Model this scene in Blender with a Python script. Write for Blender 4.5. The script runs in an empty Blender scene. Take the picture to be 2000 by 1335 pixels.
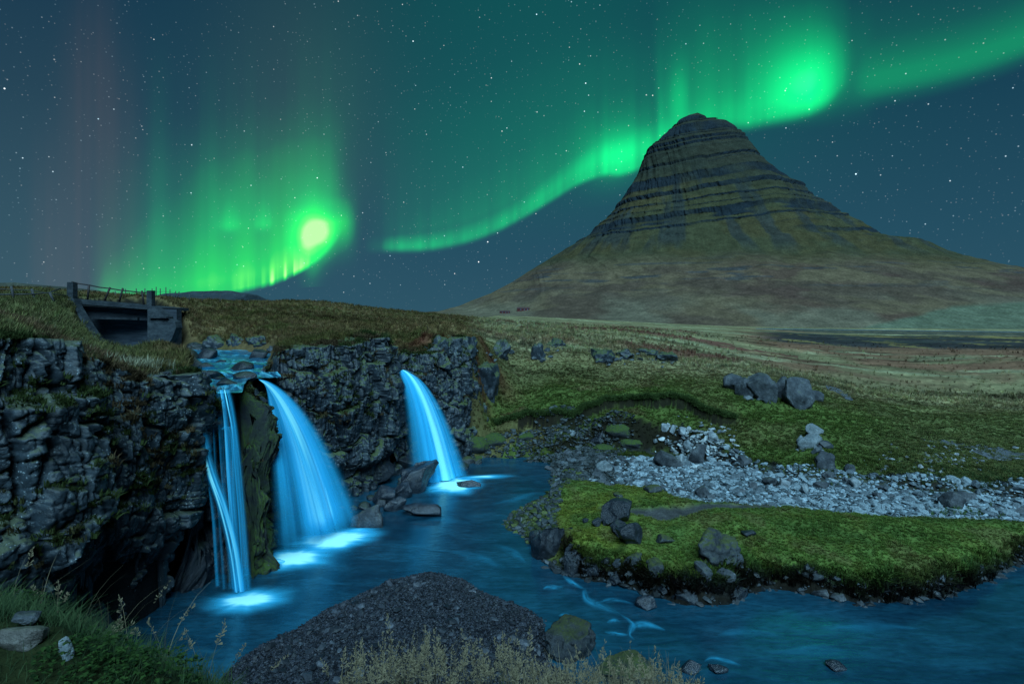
import bpy, math, random
import numpy as np
from mathutils import Vector
random.seed(7); np.random.seed(7)
sc = bpy.context.scene
C = sc.collection

# ------------------------------------------------------------------ camera
F, HZ, H = 1111.0, 612.0, 7.5            # focal length and horizon in photo pixels, eye height above the pool
cam_d = bpy.data.cameras.new('camera'); cam = bpy.data.objects.new('camera', cam_d); C.objects.link(cam)
cam.location = (0, 0, H); cam.rotation_euler = (math.pi/2, 0, 0)
cam_d.sensor_width = 36; cam_d.lens = 36*F/2000; cam_d.shift_y = -(667.5-HZ)/2000
cam_d.clip_start = 0.1; cam_d.clip_end = 80000
sc.camera = cam

# ------------------------------------------------------------------ world: night sky, stars, airglow
class NT:
    def __init__(s, tree): s.t = tree; s.n = tree.nodes; s.l = tree.links
    def new(s, typ, **kw):
        n = s.n.new(typ)
        for k, v in kw.items(): setattr(n, k, v)
        return n
    def put(s, sock, v):
        if hasattr(v, 'is_output'): s.l.new(v, sock)
        elif v is not None:
            if isinstance(v, (tuple, list)) and len(v) == 3 and sock.type == 'RGBA': v = (*v, 1)
            sock.default_value = v
    def math(s, op, a, b=None, c=None, clamp=False):
        n = s.new('ShaderNodeMath', operation=op, use_clamp=clamp)
        for i, v in enumerate((a, b, c)):
            if v is not None: s.put(n.inputs[i], v)
        return n.outputs[0]
    def vmath(s, op, a, b=None):
        n = s.new('ShaderNodeVectorMath', operation=op); s.put(n.inputs[0], a)
        if b is not None: s.put(n.inputs[1], b)
        return n.outputs[0]
    def mix(s, f, a, b, blend='MIX'):
        n = s.new('ShaderNodeMix', data_type='RGBA', blend_type=blend)
        s.put(n.inputs[0], f); s.put(n.inputs[6], a); s.put(n.inputs[7], b)
        return n.outputs[2]
    def ramp(s, f, stops, interp='LINEAR'):
        n = s.new('ShaderNodeValToRGB'); r = n.color_ramp; r.interpolation = interp
        while len(r.elements) < len(stops): r.elements.new(0.5)
        for e, (p, c) in zip(r.elements, stops):
            e.position = p; e.color = (*c, 1) if isinstance(c, (tuple, list)) else (c, c, c, 1)
        s.put(n.inputs[0], f)
        return n.outputs[0]
    def noise(s, vec, scale, detail=4, rough=.55, dist=0, dim='3D'):
        n = s.new('ShaderNodeTexNoise', noise_dimensions=dim)
        if vec is not None: s.put(n.inputs['Vector'], vec)
        n.inputs['Scale'].default_value = scale; n.inputs['Detail'].default_value = detail
        n.inputs['Roughness'].default_value = rough; n.inputs['Distortion'].default_value = dist
        return n
    def mapr(s, v, a, b, c=0, d=1, smooth=True):
        n = s.new('ShaderNodeMapRange', interpolation_type='SMOOTHSTEP' if smooth else 'LINEAR')
        s.put(n.inputs[0], v)
        for i, q in enumerate((a, b, c, d)): n.inputs[i+1].default_value = q
        return n.outputs[0]

SUN_EL, SUN_AZ = math.radians(48), math.radians(172)      # moon and last twilight: high, behind the viewer, a little to the right
w = bpy.data.worlds.new('World'); sc.world = w; w.use_nodes = True
w.node_tree.nodes.clear()
k = NT(w.node_tree)
gen = k.new('ShaderNodeTexCoord').outputs['Generated']
sx = k.new('ShaderNodeSeparateXYZ'); k.put(sx.inputs[0], gen)
az = k.math('ARCTAN2', sx.outputs[0], sx.outputs[1])
el = k.math('ARCSINE', sx.outputs[2])
def gauss(x, c, s):
    d = k.math('DIVIDE', k.math('SUBTRACT', x, c), s)
    return k.math('EXPONENT', k.math('MULTIPLY', k.math('MULTIPLY', d, d), -1))
base = k.ramp(k.mapr(el, 0, 1.0, 0, 1, False), [(0, (.024, .080, .120)), (.12, (.016, .068, .108)), (.30, (.008, .044, .080)), (.55, (.004, .026, .060)), (1, (.004, .022, .052))])
# broad teal airglow above the aurora arc
tg = k.math('MULTIPLY', gauss(az, .08, .42), k.math('MULTIPLY', k.mapr(el, .08, .34), k.mapr(el, 1.3, .5)))
base = k.mix(1, base, k.mix(tg, (0, 0, 0), (.000, .046, .018)), 'ADD')
# dull reddish pillar of glow low in the north-west
rg = k.math('MULTIPLY', gauss(az, -.70, .13), k.mapr(el, .62, .02))
base = k.mix(1, base, k.mix(rg, (0, 0, 0), (.016, .013, .007)), 'ADD')
rg2 = k.math('MULTIPLY', gauss(az, -.36, .14), k.math('MULTIPLY', k.mapr(el, .75, .25), k.mapr(el, .0, .25)))
base = k.mix(1, base, k.mix(rg2, (0, 0, 0), (.016, .015, .006)), 'ADD')
# stars
def stars(scale, rad, thr, gain, seedoff):
    v = k.new('ShaderNodeTexVoronoi', voronoi_dimensions='3D', feature='F1')
    k.put(v.inputs['Vector'], k.vmath('ADD', gen, (seedoff, seedoff*.7, 0))); v.inputs['Scale'].default_value = scale
    sp = k.new('ShaderNodeSeparateColor'); k.put(sp.inputs[0], v.outputs['Color'])
    core = k.mapr(v.outputs['Distance'], rad, rad*.25)
    mag = k.math('POWER', k.mapr(sp.outputs[0], thr, 1, 0, 1, False), 2.2)
    return k.math('MULTIPLY', k.math('MULTIPLY', core, mag), gain), sp.outputs[1]
s1, c1 = stars(120, .145, .74, 1.0, 0)
s2, c2 = stars(62, .082, .82, 2.2, 3.3)
s3, c3 = stars(230, .26, .55, .20, 7.7)
st = k.math('ADD', k.math('ADD', s1, s2), s3)
st = k.math('MULTIPLY', st, k.mapr(el, -.01, .06))
stc = k.mix(c2, (.55, .85, 1.0), (1, .95, .88))
starcol = k.mix(1, stc, (1, 1, 1), 'MULTIPLY')
sv = k.new('ShaderNodeVectorMath', operation='SCALE'); k.put(sv.inputs[0], starcol); k.put(sv.inputs[3], st)
sky = k.new('ShaderNodeTexSky', sky_type='NISHITA'); sky.sun_disc = False
sky.sun_elevation = math.radians(-5); sky.sun_rotation = SUN_AZ
tot = k.vmath('ADD', base, sv.outputs[0])
bg1 = k.new('ShaderNodeBackground'); k.put(bg1.inputs[0], tot); bg1.inputs[1].default_value = 1
bg2 = k.new('ShaderNodeBackground'); k.put(bg2.inputs[0], sky.outputs[0]); bg2.inputs[1].default_value = .05
ad = k.new('ShaderNodeAddShader'); k.l.new(bg1.outputs[0], ad.inputs[0]); k.l.new(bg2.outputs[0], ad.inputs[1])
out = k.new('ShaderNodeOutputWorld'); k.l.new(ad.outputs[0], out.inputs[0])
w.cycles.sampling_method = 'NONE' if hasattr(w.cycles, 'sampling_method') else w.cycles.sampling_method

sun_d = bpy.data.lights.new('moonlight', 'SUN'); sun = bpy.data.objects.new('moonlight', sun_d); C.objects.link(sun)
sun_d.energy = 5.0; sun_d.angle = math.radians(42); sun_d.color = (.43, .79, 1.0)
sdir = Vector((math.sin(SUN_AZ)*math.cos(SUN_EL), math.cos(SUN_AZ)*math.cos(SUN_EL), math.sin(SUN_EL)))
sun.rotation_euler = sdir.to_track_quat('Z', 'Y').to_euler()

vs = sc.view_settings
vs.view_transform = 'Standard'; vs.look = 'None'; vs.gamma = 1; vs.exposure = .18; vs.use_curve_mapping = False

# ------------------------------------------------------------------ helpers
def D(px, Y): return ((px-1000)/F*Y, Y)
def G(px, py, z=0.0):
    Y = (H-z)*F/(py-HZ); return ((px-1000)/F*Y, Y)
def Z(py, Y): return H-(py-HZ)*Y/F
def P(px, py, Y): return ((px-1000)/F*Y, Y, Z(py, Y))

def tag(o, label=None, cat=None, group=None, kind=None):
    if label: o['label'] = label
    if cat: o['category'] = cat
    if group: o['group'] = group
    if kind: o['kind'] = kind
    return o
def mesh_np(name, V, faces, mat=None, smooth=True, link=True, parent=None):
    """V (n,3); faces: (m,k) array or list of lists"""
    me = bpy.data.meshes.new(name)
    V = np.asarray(V, dtype=np.float32)
    if isinstance(faces, np.ndarray):
        m, kk = faces.shape
        me.vertices.add(len(V)); me.vertices.foreach_set('co', V.ravel())
        me.loops.add(m*kk); me.loops.foreach_set('vertex_index', faces.ravel().astype(np.int32))
        me.polygons.add(m); me.polygons.foreach_set('loop_start', np.arange(0, m*kk, kk, dtype=np.int32))
        me.update(calc_edges=True)
    else:
        me.from_pydata(V.tolist(), [], faces); me.update()
    if smooth: me.polygons.foreach_set('use_smooth', np.ones(len(me.polygons), dtype=bool))
    if mat: me.materials.append(mat)
    o = bpy.data.objects.new(name, me)
    if link: C.objects.link(o)
    if parent: o.parent = parent
    return o
def grid_faces(n, m, close=False):
    """n rows of m verts"""
    i = np.arange(n-1)[:, None]*m; mm = m if close else m-1
    j = np.arange(mm)[None, :]; j2 = (j+1) % m
    return np.stack([i+j, i+j2, i+m+j2, i+m+j], -1).reshape(-1, 4)
def fattr(me, name, arr, typ='FLOAT'):
    a = me.attributes.new(name, typ, 'POINT')
    arr = np.asarray(arr, dtype=np.float32)
    if typ == 'FLOAT_COLOR':
        if arr.shape[1] == 3: arr = np.concatenate([arr, np.ones((len(arr), 1), np.float32)], 1)
        a.data.foreach_set('color', arr.ravel())
    elif typ == 'FLOAT_VECTOR': a.data.foreach_set('vector', arr.ravel())
    else: a.data.foreach_set('value', arr.ravel())
def empty(name, loc=(0, 0, 0)):
    o = bpy.data.objects.new(name, None); C.objects.link(o); o.location = loc; o.empty_display_size = .2
    return o

def sstep(a, b, x):
    t = np.clip((x-a)/(b-a), 0, 1); return t*t*(3-2*t)
def _h(ix, iy, iz, seed):
    n = (ix.astype(np.int64)*374761393 + iy.astype(np.int64)*668265263 + iz.astype(np.int64)*2147483647 + seed*974711) & 0xffffffff
    n = ((n ^ (n >> 13))*1274126177) & 0xffffffff
    n = ((n ^ (n >> 16))*2246822519) & 0xffffffff
    return ((n ^ (n >> 15)) & 0xffffff)/float(0xffffff)
def vn2(x, y, seed=0):
    x = np.asarray(x, float); y = np.asarray(y, float)
    ix = np.floor(x); iy = np.floor(y); fx = x-ix; fy = y-iy
    fx = fx*fx*(3-2*fx); fy = fy*fy*(3-2*fy); z0 = np.zeros_like(ix)
    a = _h(ix, iy, z0, seed); b = _h(ix+1, iy, z0, seed); c = _h(ix, iy+1, z0, seed); d = _h(ix+1, iy+1, z0, seed)
    return (a*(1-fx)+b*fx)*(1-fy)+(c*(1-fx)+d*fx)*fy
def fbm2(x, y, oct=4, seed=0, gain=.5):
    s = 0; a = 1; t = 0; x = np.asarray(x, float); y = np.asarray(y, float)
    for o in range(oct):
        s = s+a*(vn2(x*2**o+o*17.3, y*2**o-o*9.1, seed+o)-.5); t += a; a *= gain
    return s/t*2
def vn3(x, y, z, seed=0):
    ix = np.floor(x); iy = np.floor(y); iz = np.floor(z); fx = x-ix; fy = y-iy; fz = z-iz
    fx = fx*fx*(3-2*fx); fy = fy*fy*(3-2*fy); fz = fz*fz*(3-2*fz)
    r = 0
    for dx in (0, 1):
        for dy in (0, 1):
            for dz in (0, 1):
                wt = (fx if dx else 1-fx)*(fy if dy else 1-fy)*(fz if dz else 1-fz)
                r = r+wt*_h(ix+dx, iy+dy, iz+dz, seed)
    return r
def fbm3(p, s, oct=3, seed=0, gain=.5):
    r = 0; a = 1; t = 0
    for o in range(oct):
        q = p*(s*2**o)+o*13.7
        r = r+a*(vn3(q[:, 0], q[:, 1], q[:, 2], seed+o)-.5); t += a; a *= gain
    return r/t*2
def worley(x, y, seed=0):
    ix = np.floor(x); iy = np.floor(y)
    f1 = np.full(x.shape, 9.); f2 = np.full(x.shape, 9.)
    ci = np.zeros(x.shape); cj = np.zeros(x.shape); ox = np.zeros(x.shape); oy = np.zeros(x.shape)
    z0 = np.zeros_like(ix)
    for dx in (-1, 0, 1):
        for dy in (-1, 0, 1):
            a = ix+dx; b = iy+dy
            sxx = a+_h(a, b, z0, seed); syy = b+_h(a, b, z0, seed+1)
            d = np.hypot(x-sxx, y-syy)
            m = d < f1
            f2 = np.where(m, f1, np.minimum(f2, d)); f1 = np.where(m, d, f1)
            ci = np.where(m, a, ci); cj = np.where(m, b, cj); ox = np.where(m, x-sxx, ox); oy = np.where(m, y-syy, oy)
    return f1, f2, ci, cj, ox, oy
def sdpoly(X, Y, poly):
    """signed distance, positive inside"""
    poly = np.asarray(poly, float); n = len(poly)
    d = np.full(X.shape, 1e9); ins = np.zeros(X.shape, bool)
    for i in range(n):
        ax, ay = poly[i]; bx, by = poly[(i+1) % n]
        ex, ey = bx-ax, by-ay; L = ex*ex+ey*ey+1e-12
        t = np.clip(((X-ax)*ex+(Y-ay)*ey)/L, 0, 1)
        d = np.minimum(d, (X-ax-t*ex)**2+(Y-ay-t*ey)**2)
        c = ((ay <= Y) & (by > Y)) | ((by <= Y) & (ay > Y))
        xi = ax+(Y-ay)*ex/(ey if abs(ey) > 1e-12 else 1e-12)
        ins ^= c & (X < xi)
    d = np.sqrt(d)
    return np.where(ins, d, -d)
def dline(X, Y, pts, vals=None):
    """distance to polyline; interpolated vals (n,k); arc parameter"""
    pts = np.asarray(pts, float); best = np.full(X.shape, 1e9)
    vals = np.asarray(vals, float) if vals is not None else None
    vo = np.zeros(X.shape+(vals.shape[1],)) if vals is not None else None
    for i in range(len(pts)-1):
        ax, ay = pts[i]; ex, ey = pts[i+1]-pts[i]; L = ex*ex+ey*ey+1e-12
        t = np.clip(((X-ax)*ex+(Y-ay)*ey)/L, 0, 1)
        d = np.hypot(X-ax-t*ex, Y-ay-t*ey); m = d < best; best = np.where(m, d, best)
        if vo is not None:
            v = vals[i][None]*(1-t[..., None])+vals[i+1][None]*t[..., None]
            vo = np.where(m[..., None], v, vo)
    return (best, vo) if vo is not None else best
def catmull(pts, n):
    pts = np.asarray(pts, float); q = np.vstack([2*pts[0]-pts[1], pts, 2*pts[-1]-pts[-2]])
    m = len(pts)-1; out = []
    for i in range(m):
        t = np.linspace(0, 1, 40, endpoint=False)[:, None]
        a, b, c, d = q[i], q[i+1], q[i+2], q[i+3]
        out.append(.5*((2*b)+(c-a)*t+(2*a-5*b+4*c-d)*t*t+(3*b-a-3*c+d)*t**3))
    out.append(pts[-1:]); cu = np.vstack(out)
    L = np.concatenate([[0], np.cumsum(np.linalg.norm(np.diff(cu[:, :2], axis=0), axis=1))])
    s = np.linspace(0, L[-1], n)
    return np.stack([np.interp(s, L, cu[:, j]) for j in range(cu.shape[1])], 1), s

# ------------------------------------------------------------------ materials
def new_mat(name):
    m = bpy.data.materials.new(name); m.use_nodes = True; m.node_tree.nodes.clear()
    k = NT(m.node_tree); o = k.new('ShaderNodeOutputMaterial'); k.out = o
    return m, k
def principled(k, col, rough=.8, spec=.3, normal=None, **kw):
    b = k.new('ShaderNodeBsdfPrincipled'); k.put(b.inputs['Base Color'], col); k.put(b.inputs['Roughness'], rough)
    k.put(b.inputs['Specular IOR Level'], spec)
    if normal is not None: k.put(b.inputs['Normal'], normal)
    return b.outputs[0]
def bump(k, h, strength=.5, dist=.05):
    n = k.new('ShaderNodeBump'); n.inputs['Strength'].default_value = strength; n.inputs['Distance'].default_value = dist
    k.put(n.inputs['Height'], h); return n.outputs[0]
def rock_mat(name, dark, light, lichen=.4, moss=.5, mosscol=(.07, .10, .018), moss2=(.03, .05, .012), scale=1.0, rough=.55, local=False, spec=.4, lichcol=(.30, .33, .36), mossz=(.35, .8), bd=.07):
    m, k = new_mat(name)
    if local: co = k.new('ShaderNodeTexCoord').outputs['Object']
    else: co = k.new('ShaderNodeNewGeometry').outputs['Position']
    geo = k.new('ShaderNodeNewGeometry')
    n1 = k.noise(co, 1.3*scale, 6, .65); n2 = k.noise(co, 9*scale, 5, .7); n3 = k.noise(co, 40*scale, 3, .6)
    col = k.mix(k.mapr(n1.outputs[0], .35, .68), dark, light)
    col = k.mix(1, col, k.ramp(n2.outputs[0], [(.25, .45), (.5, 1.0), (.8, 1.6)]), 'MULTIPLY')
    if lichen > 0:
        v = k.noise(co, 5.5*scale, 7, .78, .3)
        lm = k.math('MULTIPLY', k.mapr(v.outputs[0], .56, .68), k.mapr(n3.outputs[0], .40, .62))
        lm = k.math('MULTIPLY', lm, lichen)
        v2 = k.new('ShaderNodeTexVoronoi'); k.put(v2.inputs['Vector'], co); v2.inputs['Scale'].default_value = 13*scale
        spot = k.math('MULTIPLY', k.mapr(v2.outputs['Distance'], .30, .16), k.mapr(n1.outputs[0], .50, .62))
        lm = k.math('MAXIMUM', lm, k.math('MULTIPLY', spot, min(1, lichen*1.3)))
        col = k.mix(lm, col, lichcol)
    if moss > 0:
        sp = k.new('ShaderNodeSeparateXYZ'); k.put(sp.inputs[0], geo.outputs['Normal'])
        mm = k.mapr(k.math('ADD', sp.outputs[2], k.math('MULTIPLY', k.math('SUBTRACT', n1.outputs[0], .5), 1.9)), mossz[0], mossz[1])
        mm = k.math('MULTIPLY', mm, k.mapr(n2.outputs[0], .33, .5))
        mm = k.math('MULTIPLY', mm, moss)
        mc = k.mix(n2.outputs[0], moss2, mosscol)
        mc = k.mix(1, mc, k.ramp(n3.outputs[0], [(.3, .5), (.7, 1.5)]), 'MULTIPLY')
        col = k.mix(mm, col, mc)
        rg = k.mix(mm, (rough,)*3, (.95,)*3)
    else: rg = rough
    h = k.math('ADD', k.math('MULTIPLY', n2.outputs[0], 1.0), k.math('MULTIPLY', n3.outputs[0], .45))
    nb = bump(k, h, .75, bd/scale)
    k.l.new(principled(k, col, rg, spec, nb), k.out.inputs[0])
    return m
def plain_mat(name, a, b, scale=6, rough=.8, spec=.2, bumpd=.01, stretch=None, local=True):
    m, k = new_mat(name)
    co = k.new('ShaderNodeTexCoord').outputs['Object'] if local else k.new('ShaderNodeNewGeometry').outputs['Position']
    if stretch: co = k.vmath('MULTIPLY', co, stretch)
    n = k.noise(co, scale, 6, .65); n2 = k.noise(co, scale*6, 3, .6)
    col = k.mix(k.mapr(n.outputs[0], .3, .7), a, b)
    col = k.mix(1, col, k.ramp(n2.outputs[0], [(.25, .6), (.75, 1.35)]), 'MULTIPLY')
    k.l.new(principled(k, col, rough, spec, bump(k, n2.outputs[0], .6, bumpd)), k.out.inputs[0])
    return m
def vcol_mat(name, nscale=3.0, fine=25.0, rough=.95, bd=.05, stretch=None, amp=(.55, 1.5)):
    m, k = new_mat(name)
    a = k.new('ShaderNodeAttribute', attribute_name='Col')
    co = k.new('ShaderNodeNewGeometry').outputs['Position']
    if stretch: co = k.vmath('MULTIPLY', co, stretch)
    n = k.noise(co, nscale, 6, .68); n2 = k.noise(co, fine, 4, .65)
    col = k.mix(1, a.outputs['Color'], k.ramp(n.outputs[0], [(.28, amp[0]), (.5, .95), (.74, amp[1])]), 'MULTIPLY')
    col = k.mix(1, col, k.ramp(n2.outputs[0], [(.28, amp[0]), (.5, 1.0), (.74, amp[1])]), 'MULTIPLY')
    h = k.math('ADD', n.outputs[0], k.math('MULTIPLY', n2.outputs[0], .5))
    k.l.new(principled(k, col, rough, .08, bump(k, h, .8, bd)), k.out.inputs[0])
    return m
def tuft_mat(name):
    m, k = new_mat(name)
    a = k.new('ShaderNodeAttribute', attribute_name='tint', attribute_type='INSTANCER')
    d = k.new('ShaderNodeBsdfDiffuse'); k.put(d.inputs[0], a.outputs['Color'])
    t = k.new('ShaderNodeBsdfTranslucent'); k.put(t.inputs[0], a.outputs['Color'])
    mx = k.new('ShaderNodeMixShader'); mx.inputs[0].default_value = .35
    k.l.new(d.outputs[0], mx.inputs[1]); k.l.new(t.outputs[0], mx.inputs[2]); k.l.new(mx.outputs[0], k.out.inputs[0])
    return m
def blade_mat(name, a, b):
    m, k = new_mat(name)
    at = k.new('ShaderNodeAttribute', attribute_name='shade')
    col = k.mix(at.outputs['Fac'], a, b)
    d = k.new('ShaderNodeBsdfDiffuse'); k.put(d.inputs[0], col)
    t = k.new('ShaderNodeBsdfTranslucent'); k.put(t.inputs[0], col)
    mx = k.new('ShaderNodeMixShader'); mx.inputs[0].default_value = .35
    k.l.new(d.outputs[0], mx.inputs[1]); k.l.new(t.outputs[0], mx.inputs[2]); k.l.new(mx.outputs[0], k.out.inputs[0])
    return m
def veil_mat(name, col, core, gain=1.0):
    """silky moving water: 'dens' is how thick the water is at a vertex"""
    m, k = new_mat(name)
    a = k.new('ShaderNodeAttribute', attribute_name='dens')
    al = k.math('MULTIPLY', a.outputs['Fac'], gain, clamp=True)
    c = k.mix(k.mapr(a.outputs['Fac'], .5, 1.3), col, core)
    d = k.new('ShaderNodeBsdfDiffuse'); k.put(d.inputs[0], c)
    t = k.new('ShaderNodeBsdfTranslucent'); k.put(t.inputs[0], c)
    mx = k.new('ShaderNodeMixShader'); mx.inputs[0].default_value = .12
    k.l.new(d.outputs[0], mx.inputs[1]); k.l.new(t.outputs[0], mx.inputs[2])
    tr = k.new('ShaderNodeBsdfTransparent')
    m2 = k.new('ShaderNodeMixShader'); k.put(m2.inputs[0], al)
    k.l.new(tr.outputs[0], m2.inputs[1]); k.l.new(mx.outputs[0], m2.inputs[2]); k.l.new(m2.outputs[0], k.out.inputs[0])
    return m
# ------------------------------------------------------------------ terrain: where everything lies, in metres
# cliff rims (plan paths, from the near left round to the right fall)
PC1 = [D(-400, 9.2), D(-170, 9.6), D(-60, 10.0), D(20, 10.5), D(80, 11.1), D(140, 11.9), D(220, 12.8), D(300, 13.6), D(346, 14.35), D(368, 14.9), D(368, 15.7)]
PC2 = [D(372, 15.7), D(388, 16.2), D(430, 16.3), D(470, 16.4)]
PC3 = [D(452, 16.25), D(490, 16.35), D(522, 16.8), D(521, 17.6), D(497, 18.6)]
PC4 = [D(492, 18.4), D(472, 19.8), D(484, 20.7), D(515, 20.7), D(560, 21.1), D(620, 21.9), D(690, 22.9), D(740, 24.2), D(776, 25.6), D(772, 26.4)]
PC5 = [D(764, 26.3), D(785, 27.0), D(830, 27.6), D(868, 28.1), D(898, 28.9), D(922, 30.2), D(938, 31.4)]
RIM = PC1 + PC2[1:-1] + PC3 + PC4[1:] + PC5[1:5]
SHORE = [G(914, 894, .25), G(940, 892, .25), G(1000, 888, .25), G(1080, 880, .25), G(1150, 852, .6), G(1250, 860, .6), G(1330, 862, .7), G(1400, 884, .6), G(1500, 910, .5),
         G(1650, 926, .5), G(1800, 940, .5), G(2000, 955, .5), D(2300, 20), D(3000, 14)]
BASIN = RIM + SHORE + [(60, 8), (60, -12), (-12, -12), (-9, 0)]
BAR = [G(x, y) for x, y in [(840, 1118), (900, 1130), (960, 1160), (1020, 1187), (1060, 1212), (1070, 1250), (1066, 1290), (1120, 1330), (1150, 1500), (330, 1500), (430, 1325), (470, 1290), (540, 1245), (610, 1208), (690, 1168), (765, 1133)]]
ISL = [G(x, y) for x, y in [(1100, 945), (1065, 972), (1010, 998), (992, 1022), (1030, 1048), (1040, 1088), (1100, 1120), (1180, 1136), (1270, 1160), (1340, 1176), (1420, 1176), (1452, 1158), (1500, 1150), (1580, 1155), (1680, 1178), (1800, 1172), (1900, 1150), (1960, 1122), (2000, 1100), (2100, 1070), (2400, 1050)]] + \
      [G(x, y, .8) for x, y in [(2400, 1010), (2000, 1000), (1900, 992), (1700, 985), (1500, 965), (1350, 957), (1250, 935), (1180, 928)]]
BED = [G(1085, 955), G(1075, 905, .1), G(1090, 886, .25)] + [G(a, b, .4) for a, b in [(1150, 880), (1250, 891), (1330, 886), (1400, 894), (1500, 917), (1650, 931), (1800, 945), (2000, 960)]] + SHORE[-2:] + [D(3000, 10), G(2400, 1030, .5), G(2000, 1020, .6), G(1700, 1005, .7), G(1500, 985, .7), G(1350, 975, .7), G(1180, 950, .5)]
FLAT = SHORE[2:12]+[G(a, b, c) for a, b, c in [(2000, 985, .4), (1650, 955, .4), (1400, 915, .4), (1250, 908, .3), (1150, 903, .2), (1085, 896, .15), (1000, 895, .2)]]
# upper river: plan point, half width, surface height
RIV = [(D(215, 34), 2.2, 5.52), (G(310, 684, 5.48), 1.9, 5.48), (G(440, 692, 5.42), 1.9, 5.42), (G(455, 710, 5.38), 1.25, 5.38), (G(432, 735, 5.33), .80, 5.33)]
RIV_L = [RIV[-1], (D(423, 17.6), .58, 5.31), (D(421, 15.9), .46, 5.27)]
RIV_M = [RIV[-2], (D(478, 21.4), .75, 5.35), (D(503, 19.7), .55, 5.24)]
RIV_R = [(D(700, 29.5), 1.2, 4.95), (D(745, 27.6), .6, 4.85), (D(786, 26.2), .42, 4.76)]
# upper ground and east side control points: px, py, distance
CP = [(-300, 725, 7), (-300, 620, 14), (-300, 600, 28), (-300, 577, 60), (-300, 560, 150),
      (-60, 722, 8), (0, 702, 9.8), (0, 650, 12), (0, 620, 17), (0, 606, 22), (0, 597, 28), (0, 582, 45), (0, 566, 70), (0, 560, 150),
      (100, 722, 11.2), (100, 668, 14), (100, 628, 19), (100, 607, 24), (100, 598, 29), (100, 585, 42), (100, 566, 70), (100, 562, 140),
      (170, 735, 12.2), (160, 690, 15), (150, 655, 21),
      (230, 742, 13), (230, 712, 16.5), (215, 704, 20), (200, 698, 24), (190, 690, 28), (172, 662, 28.5), (155, 630, 29), (140, 598, 29.5), (250, 692, 26), (320, 752, 13.9), (320, 715, 17), (330, 700, 21), (370, 765, 14.6),
      (190, 592, 42), (190, 584, 70), (190, 580, 110), (345, 600, 36), (345, 588, 60), (345, 584, 100),
      (400, 652, 35), (400, 620, 42), (400, 596, 55), (400, 592, 90), (480, 755, 16.8), (510, 700, 20.6),
      (520, 690, 22), (520, 665, 30), (500, 640, 36), (500, 610, 50), (500, 592, 80), (500, 594, 120),
      (600, 684, 21.8), (600, 668, 28), (620, 632, 40), (620, 596, 80), (620, 590, 100), (620, 596, 140),
      (700, 684, 23.3), (700, 660, 29), (720, 635, 45), (720, 612, 75), (720, 602, 105), (720, 606, 150),
      (770, 694, 25), (800, 680, 30), (850, 655, 32), (880, 665, 29.8), (920, 670, 31.5), (945, 684, 34), (850, 635, 46), (850, 620, 80), (850, 613, 130), (850, 614, 220),
      (990, 770, 34), (950, 795, 31.8), (930, 842, 30), (905, 872, 29.3), (1000, 715, 38), (1000, 675, 43), (1000, 645, 62), (1000, 628, 120), (1000, 620, 260),
      (1000, 832, 30.2), (1080, 836, 29.8), (1150, 816, 30.6), (1190, 802, 31.2), (1300, 808, 30.8), (1380, 832, 29.3),
      (1100, 770, 34), (1100, 710, 39), (1100, 660, 48), (1100, 640, 85),
      (1200, 764, 35), (1200, 724, 39), (1200, 692, 43), (1200, 660, 54), (1200, 643, 85), (1200, 634, 150), (1200, 628, 300),
      (1400, 804, 31), (1400, 762, 35), (1400, 730, 40), (1400, 706, 46), (1400, 690, 56), (1400, 670, 78), (1400, 654, 120), (1400, 643, 200), (1400, 636, 350),
      (1500, 870, 28), (1500, 790, 33), (1500, 735, 40),
      (1600, 872, 27), (1600, 810, 32), (1600, 768, 38), (1600, 742, 47), (1600, 712, 62), (1600, 688, 90), (1600, 668, 130), (1600, 657, 180), (1600, 650, 250), (1600, 640, 350),
      (1800, 904, 24.6), (1800, 872, 27), (1800, 842, 30.5), (1800, 805, 37), (1800, 755, 52), (1800, 706, 80), (1800, 676, 125), (1800, 660, 190), (1800, 652, 260), (1800, 642, 350),
      (2000, 930, 23), (2000, 900, 26), (2000, 855, 31), (2000, 805, 40), (2000, 745, 58), (2000, 705, 82), (2000, 676, 130), (2000, 660, 200), (2000, 652, 270), (2000, 643, 380),
      (2400, 940, 22), (2400, 860, 30), (2400, 740, 60), (2400, 676, 140), (2400, 645, 380)]
cp = [(a, Y, Z(b, Y)) for a, b, Y in CP]
for a in (-300, 100, 500, 800): cp += [(a, 300, 4 if a > 300 else 12), (a, 700, -12), (a, 1500, -14)]
for a in (1000, 1300, 1700, 2100, 2500): cp += [(a, 620, -9.5), (a, 900, -13), (a, 1500, -14)]
for a, b, z in [(1150, 868, .45), (1300, 885, .4), (1500, 930, .35), (1700, 950, .3), (1900, 970, .3), (1090, 900, .1), (1020, 905, -.3), (1200, 920, .3), (1500, 1010, .1), (1900, 1040, .1)]:
    x, Y = G(a, b, z); cp.append((a, Y, z))
cp = np.array(cp); A_ = np.stack([(cp[:, 0]-1000)/F*3.2, np.log(cp[:, 1])*2.0], 1); n_ = len(A_)
def _phi(r2): return .5*r2*np.log(r2+1e-12)
Kt = _phi(((A_[:, None]-A_[None])**2).sum(-1))+np.eye(n_)*2e-4
Pm = np.hstack([np.ones((n_, 1)), A_])
sol = np.linalg.solve(np.block([[Kt, Pm], [Pm.T, np.zeros((3, 3))]]), np.concatenate([cp[:, 2], np.zeros(3)]))
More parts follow.
